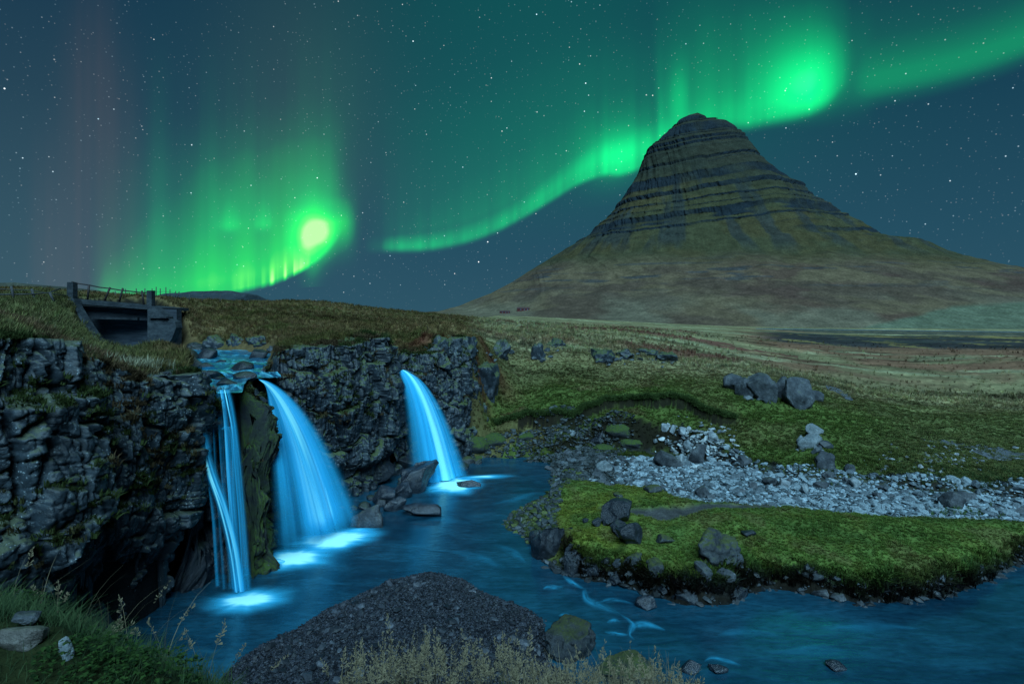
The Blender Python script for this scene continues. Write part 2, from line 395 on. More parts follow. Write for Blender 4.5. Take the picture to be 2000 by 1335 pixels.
def tps(X, Y):
    sh = X.shape; Yc = np.maximum(Y, 5.0).ravel(); a = (X.ravel()/np.maximum(Y.ravel(), 5.0))*3.2; b = np.log(Yc)*2.0
    r = np.empty(a.shape)
    for i in range(0, len(a), 40000):
        q = np.stack([a[i:i+40000], b[i:i+40000]], 1)
        r2 = (q[:, None, 0]-A_[None, :, 0])**2+(q[:, None, 1]-A_[None, :, 1])**2
        r[i:i+40000] = _phi(r2)@sol[:n_]+sol[n_]+q@sol[n_+1:]
    return r.reshape(sh)
SCARP = [G(960, 838, 1.2), G(1030, 830, 1.3), G(1085, 838, 1.2), G(1120, 828, 1.4), G(1150, 816, 1.6), G(1185, 801, 1.9), G(1240, 800, 1.9), G(1275, 812, 1.7), G(1300, 805, 1.8), G(1345, 815, 1.6), G(1390, 836, 1.3), G(1440, 842, 1.2)]
def upper(X, Y):
    """the plateau, the slopes and the meadow, with the river channels cut in"""
    z = tps(X, Y)
    px = 1000+F*X/np.maximum(Y, 1)
    cap = H-(664-HZ)/F*Y+6*sstep(840, 790, px)+6*sstep(950, 990, px)+6*sstep(36, 48, Y)*sstep(26, 30, Y)
    z = np.minimum(z, cap)
    rough = sstep(5, 20, Y)*(1-sstep(150, 400, Y))
    hum = fbm2(X*.8, Y*.8, 4, 11)*.16+fbm2(X*2.6, Y*2.6, 3, 5)*.06+fbm2(X*.22, Y*.22, 3, 77)*.22*sstep(25, 60, Y)
    hum = hum+(fbm2(X*.55, Y*.9, 4, 35)*.22+np.abs(fbm2(X*1.3, Y*2.0, 3, 36))*.12)*sstep(900, 1000, px)*sstep(24, 30, Y)*(1-sstep(48, 70, Y))
    # hummocky tussocks on the plateau bank behind the falls
    tus = (1-np.abs(fbm2(X*1.1, Y*.9, 3, 31)))**2
    hum = hum+tus*.22*sstep(21, 27, Y)*sstep(160, 300, px)*(1-sstep(60, 120, Y))*(1-sstep(880, 1000, px))
    # terracettes along the green slope
    hum = hum+.09*np.sin(z*9+fbm2(X*.5, Y*.5, 3, 8)*4)*sstep(1350, 1480, px)*(1-sstep(34, 40, Y))*sstep(24, 26, Y)
    z = z+hum*rough
    # undercut turf edge above the stony shore
    d = dline(X, Y, SCARP); side = np.zeros_like(X)
    sp = np.array(SCARP); jit = fbm2(X*1.0, Y*0, 3, 91)*.45
    yl = np.interp(X, sp[:, 0], sp[:, 1])+jit
    inr = sstep(sp[0, 0], sp[0, 0]+1, X)*(1-sstep(sp[-1, 0]-1.0, sp[-1, 0]+.6, X))
    below = sstep(yl+.02, yl-.14, Y)*(1-sstep(.6, 2.4, yl-Y))*inr
    z = z-below*.60*sstep(.25, .9, z)
    for R in (RIV, RIV_L, RIV_M, RIV_R):
        dd, v = dline(X, Y, [r[0] for r in R], [(r[1], r[2]) for r in R])
        wv = 1-sstep(.92, 1.55, dd/v[..., 0])
        z = z*(1-wv)+np.minimum(z, v[..., 1]-.18+fbm2(X*2, Y*2, 3, 4)*.1)*wv
    return z
def bank(X, Y):
    px = 1000+F*X/np.maximum(Y, .8)
    m = .22+.25*sstep(1080, 1350, px)*sstep(4, 9, Y)+1.0*sstep(500, 380, px)*sstep(6.0, 8.5, Y)+.9*sstep(1100, 1300, px)*sstep(9, 11, Y)
    z = H-(1335-HZ)/F*Y-m
    crest = np.interp(px, [-400, 0, 100, 180, 260, 340, 430, 520, 2400], [1080, 1165, 1185, 1225, 1255, 1285, 1330, 1365, 1390])
    yc = np.interp(px, [-400, 0, 200, 340, 520], [5.0, 5.0, 5.2, 5.4, 5.4])
    zc = H-(crest-HZ)/F*np.minimum(Y, yc)-.10
    left = zc-sstep(yc-.1, yc+2.0, Y)*3.4-np.maximum(0, Y-yc)*.5
    z = np.where(px < 520, np.maximum(z, left), z)
    z = np.minimum(z, 5.85-.05*np.abs(X))
    return z+fbm2(X*1.6, Y*1.6, 4, 21)*.10
def lower(X, Y, zu):
    z = np.full(X.shape, -.6)+fbm2(X*.7, Y*.7, 3, 3)*.12
    b = sdpoly(X, Y, BAR)+fbm2(X*.9, Y*.9, 3, 14)*.18
    z = np.maximum(z, np.where(b > 0, .42*(1-np.exp(-b/1.2)), b*.35)+fbm2(X*3, Y*3, 2, 2)*.015)
    i = sdpoly(X, Y, ISL); ij = i+fbm2(X*1.1, Y*1.1, 4, 15)*.22
    px = 1000+F*X/np.maximum(Y, 1)
    edge = .62*(1-np.exp(-np.maximum(ij, 0)/.28))
    we_ = sstep(1150, 1050, px+60*fbm2(X*1.3, Y*1.3, 3, 19)); edge = edge*(1-we_)+.5*sstep(0, 1.5, ij)*we_
    zi = edge+.20*(1-np.exp(-np.maximum(ij, 0)/1.5))+fbm2(X*.55, Y*.55, 3, 16)*.16*sstep(.2, 1.2, ij)+fbm2(X*2.3, Y*2.3, 3, 17)*.07*sstep(.1, .5, ij)
    # sunken trodden path
    dp, pv = dline(X, Y, PATH_PTS, PATH_W); zi = zi-.14*(1-sstep(.55, 1.25, dp/pv[..., 0]))*sstep(.2, .8, ij)
    # mossy knolls
    for kx, ky, kr, kh in KNOLLS: zi = zi+kh*np.exp(-(((X-kx)**2+(Y-ky)**2)/kr**2))*sstep(.05, .4, ij)
    z = np.maximum(z, np.where(ij > 0, zi, ij*.8))
    s = sdpoly(X, Y, BED)
    z = np.maximum(z, np.where(s > 0, .26*sstep(0, .9, s), s*.5)+fbm2(X*1.2, Y*1.2, 3, 6)*.08*sstep(-.2, .5, s))
    fl = sdpoly(X, Y, FLAT); z = np.maximum(z, np.where(fl > 0, .24*sstep(0, .5, fl)+fbm2(X*1.5, Y*1.5, 3, 9)*.07, -.6))
    z = np.maximum(z, bank(X, Y))
    sdb = sdpoly(X, Y, BASIN)
    z = np.maximum(z, zu-9*sstep(-2.0, -3.2, X)-9*sstep(16, 12, Y)-1.6*np.maximum(0, sdb-.3))
    return z
PATH = [((1180, 990), .10), ((1240, 1000), .22), ((1290, 1001), .26), ((1340, 990), .24), ((1400, 980), .26), ((1500, 978), .22), ((1580, 981), .16), ((1650, 990), .08)]
PATH_PTS = [G(a[0], a[1], .8) for a, _ in PATH]; PATH_W = [(b*2.1,) for _, b in PATH]
KNOLLS = [(*G(1408, 1085, .7), .55, .55), (*G(1240, 1075, .7), .6, .18), (*G(1330, 1140, .6), .55, .22), (*G(1290, 950, .8), .5, .15), (*G(1420, 1010, .9), .9, .16), (*G(1130, 1070, .5), .5, .2)]
def terrain(X, Y):
    zu = upper(X, Y)
    zl = lower(X, Y, zu)
    sd = sdpoly(X, Y, BASIN)
    wl = sstep(-.80, -.52, sd)                    # the wall stands a metre behind the rim, inside the cliffs
    px = 1000+F*X/np.maximum(Y, 1)
    we = sstep(-.9, .9, sd)                        # gentle on the east side
    e = sstep(-2.6, -1.6, X)
    wt = np.where(Y < 6, 1.0*(X > -11), wl*(1-e)+we*e)
    return zu*(1-wt)+zl*wt
# grid: fans out from the viewer, finest where the ground is nearest
u = np.concatenate([np.linspace(-3.2, -1.02, 40, endpoint=False), np.linspace(-1.02, 1.02, 800), np.linspace(1.02, 3.2, 41)[1:]])
r = np.concatenate([np.geomspace(1.0, 9, 70, endpoint=False), np.geomspace(9, 48, 330, endpoint=False), np.geomspace(48, 420, 110, endpoint=False), np.geomspace(420, 1600, 25)])
UU, RR = np.meshgrid(u, r); GX = UU*RR; GY = RR
GZ = terrain(GX, GY)
def gz(x, y):
    """height of the ground by bilinear lookup"""
    x = np.asarray(x, float); y = np.asarray(y, float)
    j = np.interp(x/np.maximum(y, .5), u, np.arange(len(u))); i = np.interp(y, r, np.arange(len(r)))
    i0 = np.clip(i.astype(int), 0, len(r)-2); j0 = np.clip(j.astype(int), 0, len(u)-2); a = i-i0; b = j-j0
    return (GZ[i0, j0]*(1-b)+GZ[i0, j0+1]*b)*(1-a)+(GZ[i0+1, j0]*(1-b)+GZ[i0+1, j0+1]*b)*a
def hit(px, py, ymin=2.0):
    """where the line of sight through a photo point meets the ground"""
    jj = np.interp((px-1000)/F, u, np.arange(len(u))); j0 = min(int(jj), len(u)-2); b = jj-j0
    col = GZ[:, j0]*(1-b)+GZ[:, j0+1]*b
    f = col-(H-(py-HZ)*r/F)
    idx = np.where((f >= 0) & (r > ymin))[0]
    if len(idx) == 0: Y = 300.
    else:
        i = idx[0]
        if i > 0 and f[i-1] < 0: t = -f[i-1]/(f[i]-f[i-1]); Y = r[i-1]*(1-t)+r[i]*t
        else: Y = r[i]
    X = (px-1000)/F*Y
    return X, Y, float(gz(X, Y))

# ---- what grows or lies where (albedo of the material itself)
def mixc(c, m, new): return c*(1-m[..., None])+np.asarray(new)*m[..., None]
PXG = 1000+F*GX/GY; PYG = HZ+(H-GZ)*F/GY
n1 = fbm2(GX*.35, GY*.35, 4, 41)*.5+.5; n2 = fbm2(GX*1.7, GY*1.7, 4, 42)*.5+.5; n3 = fbm2(GX*.09, GY*.05, 4, 43)*.5+.5
SD = sdpoly(GX, GY, BASIN); SI = sdpoly(GX, GY, ISL); SB = sdpoly(GX, GY, BAR); SBED = sdpoly(GX, GY, BED)
col = np.zeros(GX.shape+(3,))+np.array((.135, .098, .052))                       # plateau: olive brown heath
col = mixc(col, sstep(.45, .7, n1), (.098, .088, .038))
east = sstep(900, 960, PXG)
green = east*(1-sstep(30, 44, GY+9*(n1-.5)))*(SD < .5)
col = mixc(col, east*(1-green), np.array((.225, .200, .120)))
col = mixc(col, green, (.078, .118, .034)); col = mixc(col, green*sstep(.52, .72, n1), (.10, .115, .045))
col = mixc(col, green*sstep(1620, 1780, PXG+120*(n1-.5)), (.11, .13, .055))
# dry yellow spur and brown-red marsh meadow behind it
mead = sstep(1380, 1520, PXG)*sstep(38, 50, GY)*(1-sstep(240, 300, GY))
red = mead*sstep(.36, .58, fbm2(PXG*.004, np.log(GY)*7, 4, 51)*.5+.5)*sstep(46, 60, GY)
col = mixc(col, red*.9, (.185, .095, .070))
strk = east*sstep(.60, .72, fbm2(GX*.05, np.log(GY)*14, 4, 52)*.5+.5)*sstep(36, 48, GY)
col = mixc(col, strk*.8, (.30, .30, .20))
rs = east*sstep(.58, .68, fbm2(GX*.08+9, np.log(GY)*11, 4, 53)*.5+.5)*sstep(40, 50, GY)*(1-sstep(110, 180, GY))*(PXG < 1560)
col = mixc(col, rs*.9, (.14, .055, .05))
hr = sstep(.60, .68, fbm2(GX*.6, GY*.6, 3, 54)*.5+.5)*green*(PXG < 1300)
col = mixc(col, hr*.6, (.12, .08, .05))
marsh = sstep(1450, 1540, PXG)*sstep(108, 122, GY+12*(n1-.5))*(1-sstep(228, 240, GY))
col = mixc(col, marsh*.9, (.022, .030, .042)); col = mixc(col, marsh*sstep(.56, .66, fbm2(GX*.12, GY*.05, 4, 56)*.5+.5), (.20, .16, .07))
# left bank: tall pale grass with heather below
lb = (1-sstep(240, 340, PXG))*(1-sstep(34, 40, GY))
col = mixc(col, lb, (.115, .115, .055)); hea = lb*sstep(.42, .6, n1)*(1-sstep(14, 18, GY)); col = mixc(col, hea*.9, (.105, .065, .045))
# red heather on the rim by the right fall
for hx, hy, hr_ in [(*D(820, 29.5), 1.0), (*D(960, 34.5), 1.3), (*D(930, 31.8), .8)]:
    col = mixc(col, np.exp(-((GX-hx)**2+(GY-hy)**2)/hr_**2)*.8, (.13, .045, .035))
ins = SD > 0
col[ins] = (.030, .034, .042)
mossy = ins*(GX > -3.2)*(GY > 22)*(SI < -.3); col = mixc(col, mossy*sstep(.25, .45, n2), (.060, .085, .024))
isl = ins*sstep(.05, .4, SI)
col = mixc(col, isl, (.098, .155, .042)); wl_ = isl*sstep(1420, 1180, PXG)
col = mixc(col, wl_*sstep(.3, .6, n1), (.125, .155, .032)); col = mixc(col, isl*sstep(.55, .7, n2)*.6, (.105, .135, .034)); n4 = fbm2(GX*.8+5, GY*.8, 4, 46)*.5+.5; col = mixc(col, isl*sstep(.5, .66, n4)*.65, (.060, .110, .032)); col = mixc(col, isl*sstep(.42, .30, n4)*.6, (.12, .115, .05))
col = mixc(col, isl*sstep(1.1, .3, sdpoly(GX, GY, ISL))*sstep(.3, .6, n2)*sstep(17.2, 18.8, GY), (.13, .125, .06))
dp, pv = dline(GX, GY, PATH_PTS, PATH_W); pth = isl*(1-sstep(.6, 1.15, dp/pv[..., 0]+.5*(n2-.5)))
col = mixc(col, pth, (.062, .066, .078))
bedm = ins*sstep(0, .5, SBED)*(1-isl); col = mixc(col, bedm, (.050, .056, .062))
barm = ins*sstep(-.3, .1, SB); col = mixc(col, barm, (.009, .011, .019))
bkm = ins*(bank(GX, GY) >= GZ-.03)*(GY < 10.5); col = mixc(col, bkm*1.0, (.022, .030, .012))
# bare soil on steep steps
dzr = np.abs(np.gradient(GZ, axis=0)/np.maximum(np.gradient(GY, axis=0), 1e-6)); dzu = np.abs(np.gradient(GZ, axis=1)/np.maximum(np.abs(np.gradient(GX, axis=1)), 1e-6))
slope = np.hypot(dzr, dzu)
soil = sstep(.95, 1.7, slope)*np.where((PXG > 900) & (PXG < 1010) & (SD < .2), 0, 1)*(GY < 60)*(1-bkm)*(GY > 9)
col = mixc(col, soil*.95, (.014, .012, .010))
soilr = sstep(1.6, 3.0, slope)*(GX < -1)*(1-sstep(905, 930, PXG))
col = mixc(col, soilr, (.010, .012, .016))
# dark gravel trail on the far right bank
TRAIL = [hit(1600, 762)[:2], hit(1625, 790)[:2], hit(1650, 800)[:2]]
ROADP = [(.05*330-30, 420), (40, 330), (105, 268), (190, 245), (330, 250), (600, 262)]
far = sstep(26, 42, GY)*(SD < 0); col = col*(1+far*.75*fbm2(GX*.22, np.log(GY)*55, 4, 57)+far*.5*fbm2(GX*.05, np.log(GY)*18, 3, 55))[..., None]
wet = np.clip((.12-GZ)/.12, 0, 1)*ins; col = col*(1-.45*wet[..., None])*np.array((.80, .78, .66))
M_ground = vcol_mat('ground_cover', 2.2, 22, bd=.05)
ground = mesh_np('ground', np.stack([GX.ravel(), GY.ravel(), GZ.ravel()], 1), grid_faces(len(r), len(u)), M_ground)
fattr(ground.data, 'Col', col.reshape(-1, 3), 'FLOAT_COLOR'); tag(ground, kind='structure')

# the fjord beyond, mostly hidden by the land
M_sea, k = new_mat('sea_water'); k.l.new(principled(k, (.006, .03, .05), .15, .5), k.out.inputs[0])
sea = mesh_np('sea', [(-40000, 400, -15.5), (40000, 400, -15.5), (40000, 60000, -15.5), (-40000, 60000, -15.5)], [[0, 1, 2, 3]], M_sea, False); tag(sea, kind='structure')

# ------------------------------------------------------------------ the mountain
SIL = [(560, 625), (700, 617), (800, 613), (860, 608), (900, 597), (960, 573), (1000, 552), (1050, 520), (1100, 490), (1150, 455), (1190, 420), (1212, 390), (1235, 360), (1250, 335), (1260, 305), (1268, 288), (1280, 278), (1300, 262), (1325, 236), (1345, 225), (1362, 221),
       (1376, 227), (1386, 233), (1400, 231), (1412, 236), (1430, 248), (1450, 266), (1466, 291), (1480, 311), (1500, 331), (1530, 350), (1560, 366), (1576, 390), (1620, 415), (1660, 438), (1700, 462), (1740, 475), (1790, 478), (1830, 496), (1880, 512), (1930, 526), (2000, 540), (2150, 562), (2400, 585), (2700, 612), (2900, 625)]
Y0 = 1250.0
sl = np.array([(a, Z(b, Y0)) for a, b in SIL]); pk = 20
xl_a = np.maximum.accumulate(sl[:pk+1, 1]); xr_z = np.minimum.accumulate(sl[pk:, 1])
def side(zq):
    L = np.interp(zq, xl_a+np.arange(pk+1)*1e-3, (sl[:pk+1, 0]-1000)/F*Y0)
    zz = xr_z[::-1]+np.arange(len(xr_z))*1e-3
    R = np.interp(zq, zz, ((sl[pk:, 0]-1000)/F*Y0)[::-1])
    return L, R
ztop = sl[pk, 1]
FZ = [-18, -11, 20, 60, 95, 120, 160, 200, 300, 380, 420, ztop]; FD = [640, 575, 480, 370, 285, 225, 190, 165, 110, 70, 35, 2]
lev = np.concatenate([np.linspace(-18, 110, 170, endpoint=False), np.linspace(110, ztop, 330)])
th = np.concatenate([np.linspace(math.pi*.97, math.pi*2.03, 760), np.linspace(math.pi*2.03, math.pi*2.97, 40)[1:-1]])
LV, TH = np.meshgrid(lev, th, indexing='ij')
def mount(zq, TH):
    L, R = side(zq); xc = np.interp(zq, [0, 120, 300, ztop], [430, 420, 405, (1362-1000)/F*Y0])
    xc = np.clip(xc, L+1, R-1)
    c, s = np.cos(TH), np.sin(TH)
    a = np.where(c > 0, R-xc, xc-L)
    fd = np.interp(zq, FZ, FD)
    pw = 1.0
    x = xc+a*np.sign(c)*np.abs(c)**pw; y = Y0+np.where(s < 0, fd, fd*1.5+30)*s
    return x, y
x0, y0 = mount(LV, TH)
tilt = -.07*(x0-400)+fbm2(x0*.006, y0*.006, 3, 61)*9+5*np.sin(x0*.008)
zw = LV+tilt
Pd = 19.0
ph = zw/Pd+fbm2(zw*.025, zw*0+3, 3, 62)*1.6+fbm2(x0*.012, zw*.03, 3, 60)*.22; kf = np.floor(ph); fr = ph-kf
hardness = _h(kf, kf*0, kf*0, 63)
cl = np.clip(.02+.78*hardness, .05, .72)
g = np.where(fr < 1-cl, sstep(0, 1, fr/(1-cl))*.93, .93+.07*(fr-(1-cl))/cl)
stren = (.0+.56*sstep(105, 190, LV+fbm2(x0*.01, y0*.01, 3, 64)*25))*sstep(ztop, ztop-12, LV)
zq = LV+(g-fr)*Pd*stren
zq = np.clip(zq, -18, ztop)
xm, ym = mount(zq, TH)
front = sstep(.02, .35, -np.sin(TH))
dirx, diry = np.cos(TH), np.sin(TH)
rockm = sstep(.02, .12, fr-(1-cl))*sstep(.30, .62, stren*1.0+.25*fbm2(x0*.02, LV*.03, 3, 65))
arc = (TH-1.5*math.pi)*np.interp(LV, [0, 120, 440], [520, 240, 60])
gul = fbm2(arc*.022, LV*.004, 4, 66)*10+(1-np.abs(fbm2(arc*.06, LV*.006, 4, 59)))*6+fbm2(arc*.16, LV*.02, 3, 67)*3.5*(.35+rockm)
col_n = fbm2(arc*.30, LV*.08, 3, 68)*3.4*(.2+rockm)
dsp = (gul+col_n)*np.interp(LV, [-18, 0, 60, 150, ztop-25, ztop], [0, .2, .7, 1, .6, .1])*(.25+.75*front)
hum = (fbm2(x0*.012, y0*.012, 4, 69)*6+fbm2(x0*.035, y0*.03, 4, 70)*4)*np.interp(LV, [-18, 10, 60, 120, 160], [0, .6, 1, .8, 0])
xm = xm+dirx*dsp; ym = ym+diry*dsp; zm = LV+(hum+fbm2(xm*.05, ym*.04, 4, 58)*2.2*np.interp(LV, [-18, 0, 20, 300, 400], [0, .3, 1, 1, .3]))*front
MV = np.stack([xm.ravel(), ym.ravel(), zm.ravel()], 1)
# albedo by what covers it: basalt bands, thin grass, heath, hay field
nA = fbm2(xm*.012, zm*.03, 4, 71)*.5+.5; nB = fbm2(arc*.02, LV*.05, 4, 72)*.5+.5
mc = np.zeros(xm.shape+(3,))+np.array((.044, .044, .022))
mc = mixc(mc, sstep(.45, .7, nA), (.052, .044, .020))
low = 1-sstep(70, 125, LV+20*(nA-.5)); mc = mixc(mc, low, (.104, .076, .045))
streak = low*sstep(.47, .62, fbm2(xm*.009+zm*.02, ym*.012, 5, 73)*.5+.5); mc = mixc(mc, streak*.9, (.066, .046, .033))
rd = low*sstep(.55, .65, fbm2(xm*.008+4, ym*.014, 5, 74)*.5+.5)*sstep(250, 420, xm); mc = mixc(mc, rd*.7, (.064, .036, .029))
out_ = low*sstep(.60, .68, fbm2(xm*.014+9, zm*.16, 4, 75)*.5+.5)*sstep(30, 70, LV); mc = mixc(mc, out_*.85, (.040, .042, .044))
talus = sstep(.5, .66, fbm2(arc*.05, LV*.012+5, 4, 76)*.5+.5)*sstep(110, 150, LV)*(1-sstep(270, 330, LV)); mc = mixc(mc, talus*.6, (.018, .026, .032))
upr = sstep(230, 320, LV); mc = mixc(mc, upr*.7, (.020, .025, .022))
mc = mixc(mc, rockm*.95, (.012, .019, .026))
tan = low*sstep(45, 10, LV)*sstep(.35, .6, nA); mc = mixc(mc, tan*.8, (.115, .100, .068))
pxm = 1000+F*xm/ym; pym = HZ+(H-zm)*F/ym
FIELD = [D(1690, 640), D(1750, 700), D(1800, 760), D(1860, 850), D(1940, 880), D(2080, 960), D(2500, 900), D(2500, 560), D(1690, 560)]
sf = sdpoly(pxm, pym, [(1680, 642), (1720, 628), (1800, 614), (1860, 598), (1930, 592), (2100, 582), (2400, 600), (2400, 660), (1680, 660)])*.9+fbm2(xm*.02, ym*.02, 3, 78)*5
mc = mixc(mc, sstep(-3, 5, sf), (.090, .105, .070)); mc = mixc(mc, sstep(0, 5, sf)*sstep(.55, .8, np.sin(xm*.16+ym*.30)*.5+.5)*.4, (.075, .090, .052))
M_mtn = vcol_mat('mountain_cover', .05, .35, bd=1.2, stretch=(1, 1, 1.6), amp=(.6, 1.45))
mountain = mesh_np('mountain', MV, grid_faces(len(lev), len(th), True), M_mtn)
fattr(mountain.data, 'Col', mc.reshape(-1, 3), 'FLOAT_COLOR'); tag(mountain, kind='structure')

# far flat-topped hill on the left horizon, and the dark hillside left of the bridge
def ridge(name, prof, Yd, depth, c, seed, steep=.5):
    pr = np.array(prof, float); xs = np.linspace(pr[0, 0], pr[-1, 0], 220)
    top = np.interp(xs, pr[:, 0], pr[:, 1]); X = (xs-1000)/F*Yd; zt = Z(top, Yd)
    rows = []
    for f in np.linspace(0, 1, 26):
        fz = f**steep if f < .8 else 1.0
        y = Yd-depth+depth*f
        zz = -16+(zt+16)*min(1, fz)+fbm2(X/depth*6, X*0+f*5, 4, seed)*depth*.02*np.sin(f*math.pi)
        rows.append(np.stack([X, np.full_like(X, y), zz], 1))
    rows.append(np.stack([X, np.full_like(X, Yd+depth), np.full_like(X, -16)], 1))
    o = mesh_np(name, np.vstack(rows), grid_faces(len(rows), len(xs)), plain_mat(name+'_cover', c, tuple(q*.6 for q in c), 3/depth*8, local=False, bumpd=depth*.01)); tag(o, kind='structure')
ridge('hill', [(250, 600), (300, 586), (350, 576), (395, 570), (440, 569.5), (480, 572), (503, 576), (511, 590), (540, 612)], 3200, 700, (.035, .050, .060), 81)
ridge('hillside', [(-400, 540), (-100, 553), (0, 557), (60, 559), (100, 558), (140, 561), (190, 567), (240, 575), (300, 588), (330, 612)], 300, 170, (.055, .060, .045), 82, .8)
# ------------------------------------------------------------------ cliffs round the gorge
M_cliff = rock_mat('basalt', (.009, .014, .021), (.033, .046, .059), .55, .8, (.075, .10, .02), (.03, .045, .012), 1.0, .5, lichcol=(.24, .29, .33), bd=.025)
M_cliff_l = rock_mat('basalt_lichen', (.009, .015, .022), (.034, .049, .063), .65, .55, (.085, .095, .025), (.035, .045, .016), 1.15, .5, lichcol=(.30, .36, .40), bd=.025)
M_moss = rock_mat('basalt_mossy', (.012, .016, .02), (.03, .036, .036), .15, 1.0, (.052, .090, .012), (.016, .032, .007), 1.2, .7, mossz=(-.25, .5))
M_wet = rock_mat('basalt_wet', (.006, .009, .015), (.022, .029, .040), .15, .35, (.05, .08, .015), (.02, .035, .01), 1.3, .28, spec=.5, mossz=(.5, .95))

def cliff(name, label, path, ns, nt, mat, seed, prof, zb=-.7, size=1.0, capd=1.7, amp=1.0, cap_drop=0.0):
    pth, s = catmull(path, ns)
    d = np.gradient(pth, axis=0); d /= np.linalg.norm(d, axis=1)[:, None]+1e-9
    nrm = np.stack([d[:, 1], -d[:, 0]], 1)
    for _ in range(6): nrm[1:-1] = (nrm[:-2]+nrm[1:-1]*2+nrm[2:])/4
    nrm /= np.linalg.norm(nrm, axis=1)[:, None]
    ztop_ = gz(pth[:, 0]-nrm[:, 0]*.95, pth[:, 1]-nrm[:, 1]*.95)
    for _ in range(4): ztop_[1:-1] = (ztop_[:-2]+ztop_[1:-1]*2+ztop_[2:])/4
    nc = max(8, int(nt*.22)); nw = nt-nc
    S = np.repeat(s[:, None], nt, 1)
    tw = np.linspace(0, 1, nw); tc = np.linspace(0, 1, nc+1)[1:]
    Zw = zb+(ztop_[:, None]-zb)*tw[None]
    Zc = np.repeat(ztop_[:, None], nc, 1)
    Zg = np.concatenate([Zw, Zc], 1)
    back = np.concatenate([np.zeros(nw), tc*capd])[None]+np.zeros((ns, 1))
    # rounded brow
    brow = np.concatenate([sstep(.86, 1.0, tw)*.22, np.full(nc, .22)])[None]
    wx = S+fbm2(S*.8, Zg*.5, 3, seed)*.22; wz = Zg+back*.8+fbm2(S*.7+9, Zg*.7, 3, seed+1)*.22+wx*.16
    disp = np.zeros_like(S)
    for bw, bh, a, crack, sk in ((1.15, 2.1, .46, .36, .22), (.55, .95, .24, .18, -.12), (.23, .33, .09, .07, .08)):
        xx = S+fbm2(S*.5+bw, Zg*.35, 2, seed+int(bw*50))*.35*bw+Zg*sk; zb_ = Zg+back*.9
        xr = xx/(bw*size)+.42*fbm2(xx/(bw*size)*.7, xx*0, 2, seed+2); c_ = np.floor(xr); fx = xr-c_; z0_ = np.zeros_like(c_)
        zr = zb_/(bh*size)*(.7+.6*_h(c_, z0_, z0_, seed+1))+_h(c_, z0_, z0_, seed+3)*7+(fx-.5)*(_h(c_, z0_, z0_, seed+4)-.5)*.9; r_ = np.floor(zr); fz = zr-r_
        ed = np.minimum(np.minimum(fx, 1-fx)*bw, np.minimum(fz, 1-fz)*bh)*size
        h1 = _h(c_, r_, z0_, seed+5)-.5; h2 = _h(c_, r_, z0_, seed+6)-.5; h3 = _h(c_, r_, z0_, seed+7)-.5
        disp += size*a*(h1*1.1+h2*(fx-.5)*1.3+h3*(fz-.5)*1.5)-size*crack*np.exp(-(ed/(.045*bw**.5))**2)*(.25+.75*_h(c_, r_, z0_, seed+8))
    for sc_, ax, az_, a, crack in ((.85, 1.25, .55, .16, .08), (4.9, 1.0, .8, .05, .03), (12., 1, .9, .022, .02)):
        f1, f2, ci, cj, ox, oy = worley(wx*sc_*ax/size, wz*sc_*az_/size, seed+int(sc_*10))
        z0_ = np.zeros_like(ci)
        hh = _h(ci, cj, z0_, seed+5)-.5; tx = _h(ci, cj, z0_, seed+6)-.5; tz = _h(ci, cj, z0_, seed+7)-.5
        disp += size*a*(hh*1.25+tx*ox*1.7+tz*oy*1.7)
        disp -= size*crack*np.exp(-((f2-f1)/.075)**2)*(.3+.7*_h(ci, cj, z0_, seed+8))
    disp += fbm2(S*.35, Zg*.4, 3, seed+3)*.28
    disp *= amp
    fr_ = np.concatenate([tw*.999, np.full(nc, .999)])[None]+np.zeros((ns, 1))
    off = prof(S/s[-1], Zg, fr_)+disp*np.where(back > 0, np.exp(-back*1.5), 1)-brow
    X = pth[:, 0][:, None]+nrm[:, 0][:, None]*(off-back); Y = pth[:, 1][:, None]+nrm[:, 1][:, None]*(off-back)
    zz = Zg+.0
    # the top follows the ground, a little uneven, and dives under it at the back
    zcap = gz(X, Y)*sstep(.35, .85, back)+Zg*(1-sstep(.35, .85, back))+.02+.12*(disp*np.exp(-back*.6))-.30*sstep(.8, 1, back/capd)-cap_drop
    zz = np.where(back > 0, zcap, zz+.10*fbm2(S*3, Zg*3, 2, seed+9)-cap_drop*fr_)
    Vv = np.stack([X.ravel(), Y.ravel(), zz.ravel()], 1)
    o = mesh_np(name, Vv, grid_faces(ns, nt), mat)
    G3 = np.stack([X, Y, zz], -1); du = np.gradient(G3, axis=0); dv = np.gradient(G3, axis=1); nn = np.cross(du, dv); nn /= np.linalg.norm(nn, axis=-1)[..., None]+1e-9
    up = np.abs(nn[..., 2])*sstep(2.2, 3.2, zz)*np.where(fbm2(S*.9+seed, Zg*.8+back, 3, seed+20) > -.05, 1, .15)
    ii, jj = np.where(up > .62); LEDGE.append((G3[ii, jj], np.where(back[ii, jj] > .25, 1., .55), seed))
    tag(o, label, 'cliff'); return o
LEDGE = []
def prof_left(s, z, f):
    q = .55*sstep(1.2, 3.0, z)-.36*sstep(2.5, 1.2, z+.4*np.sin(s*17)-.8*sstep(.5, .2, s))*sstep(.15, .4, s)+.5*sstep(6.05, 5.75, z)*sstep(.56, .46, s)
    return q-.15*sstep(3.8, 5.8, z)+.12*np.exp(-((s-.93)/.06)**2)*sstep(2.2, 3, z)*sstep(5.4, 4.2, z)
def prof_mid(s, z, f): return .20-.35*sstep(4.0, 5.6, z)-.55*sstep(1.6, .9, z)*sstep(.42, .6, s)+.5*sstep(1.2, 0, z)*sstep(.45, .3, s)
def prof_pillar(s, z, f): return .12*np.sin(z*1.3+1)-.35*sstep(4.2, 5.3, z)+.2*sstep(1.5, 0, z)
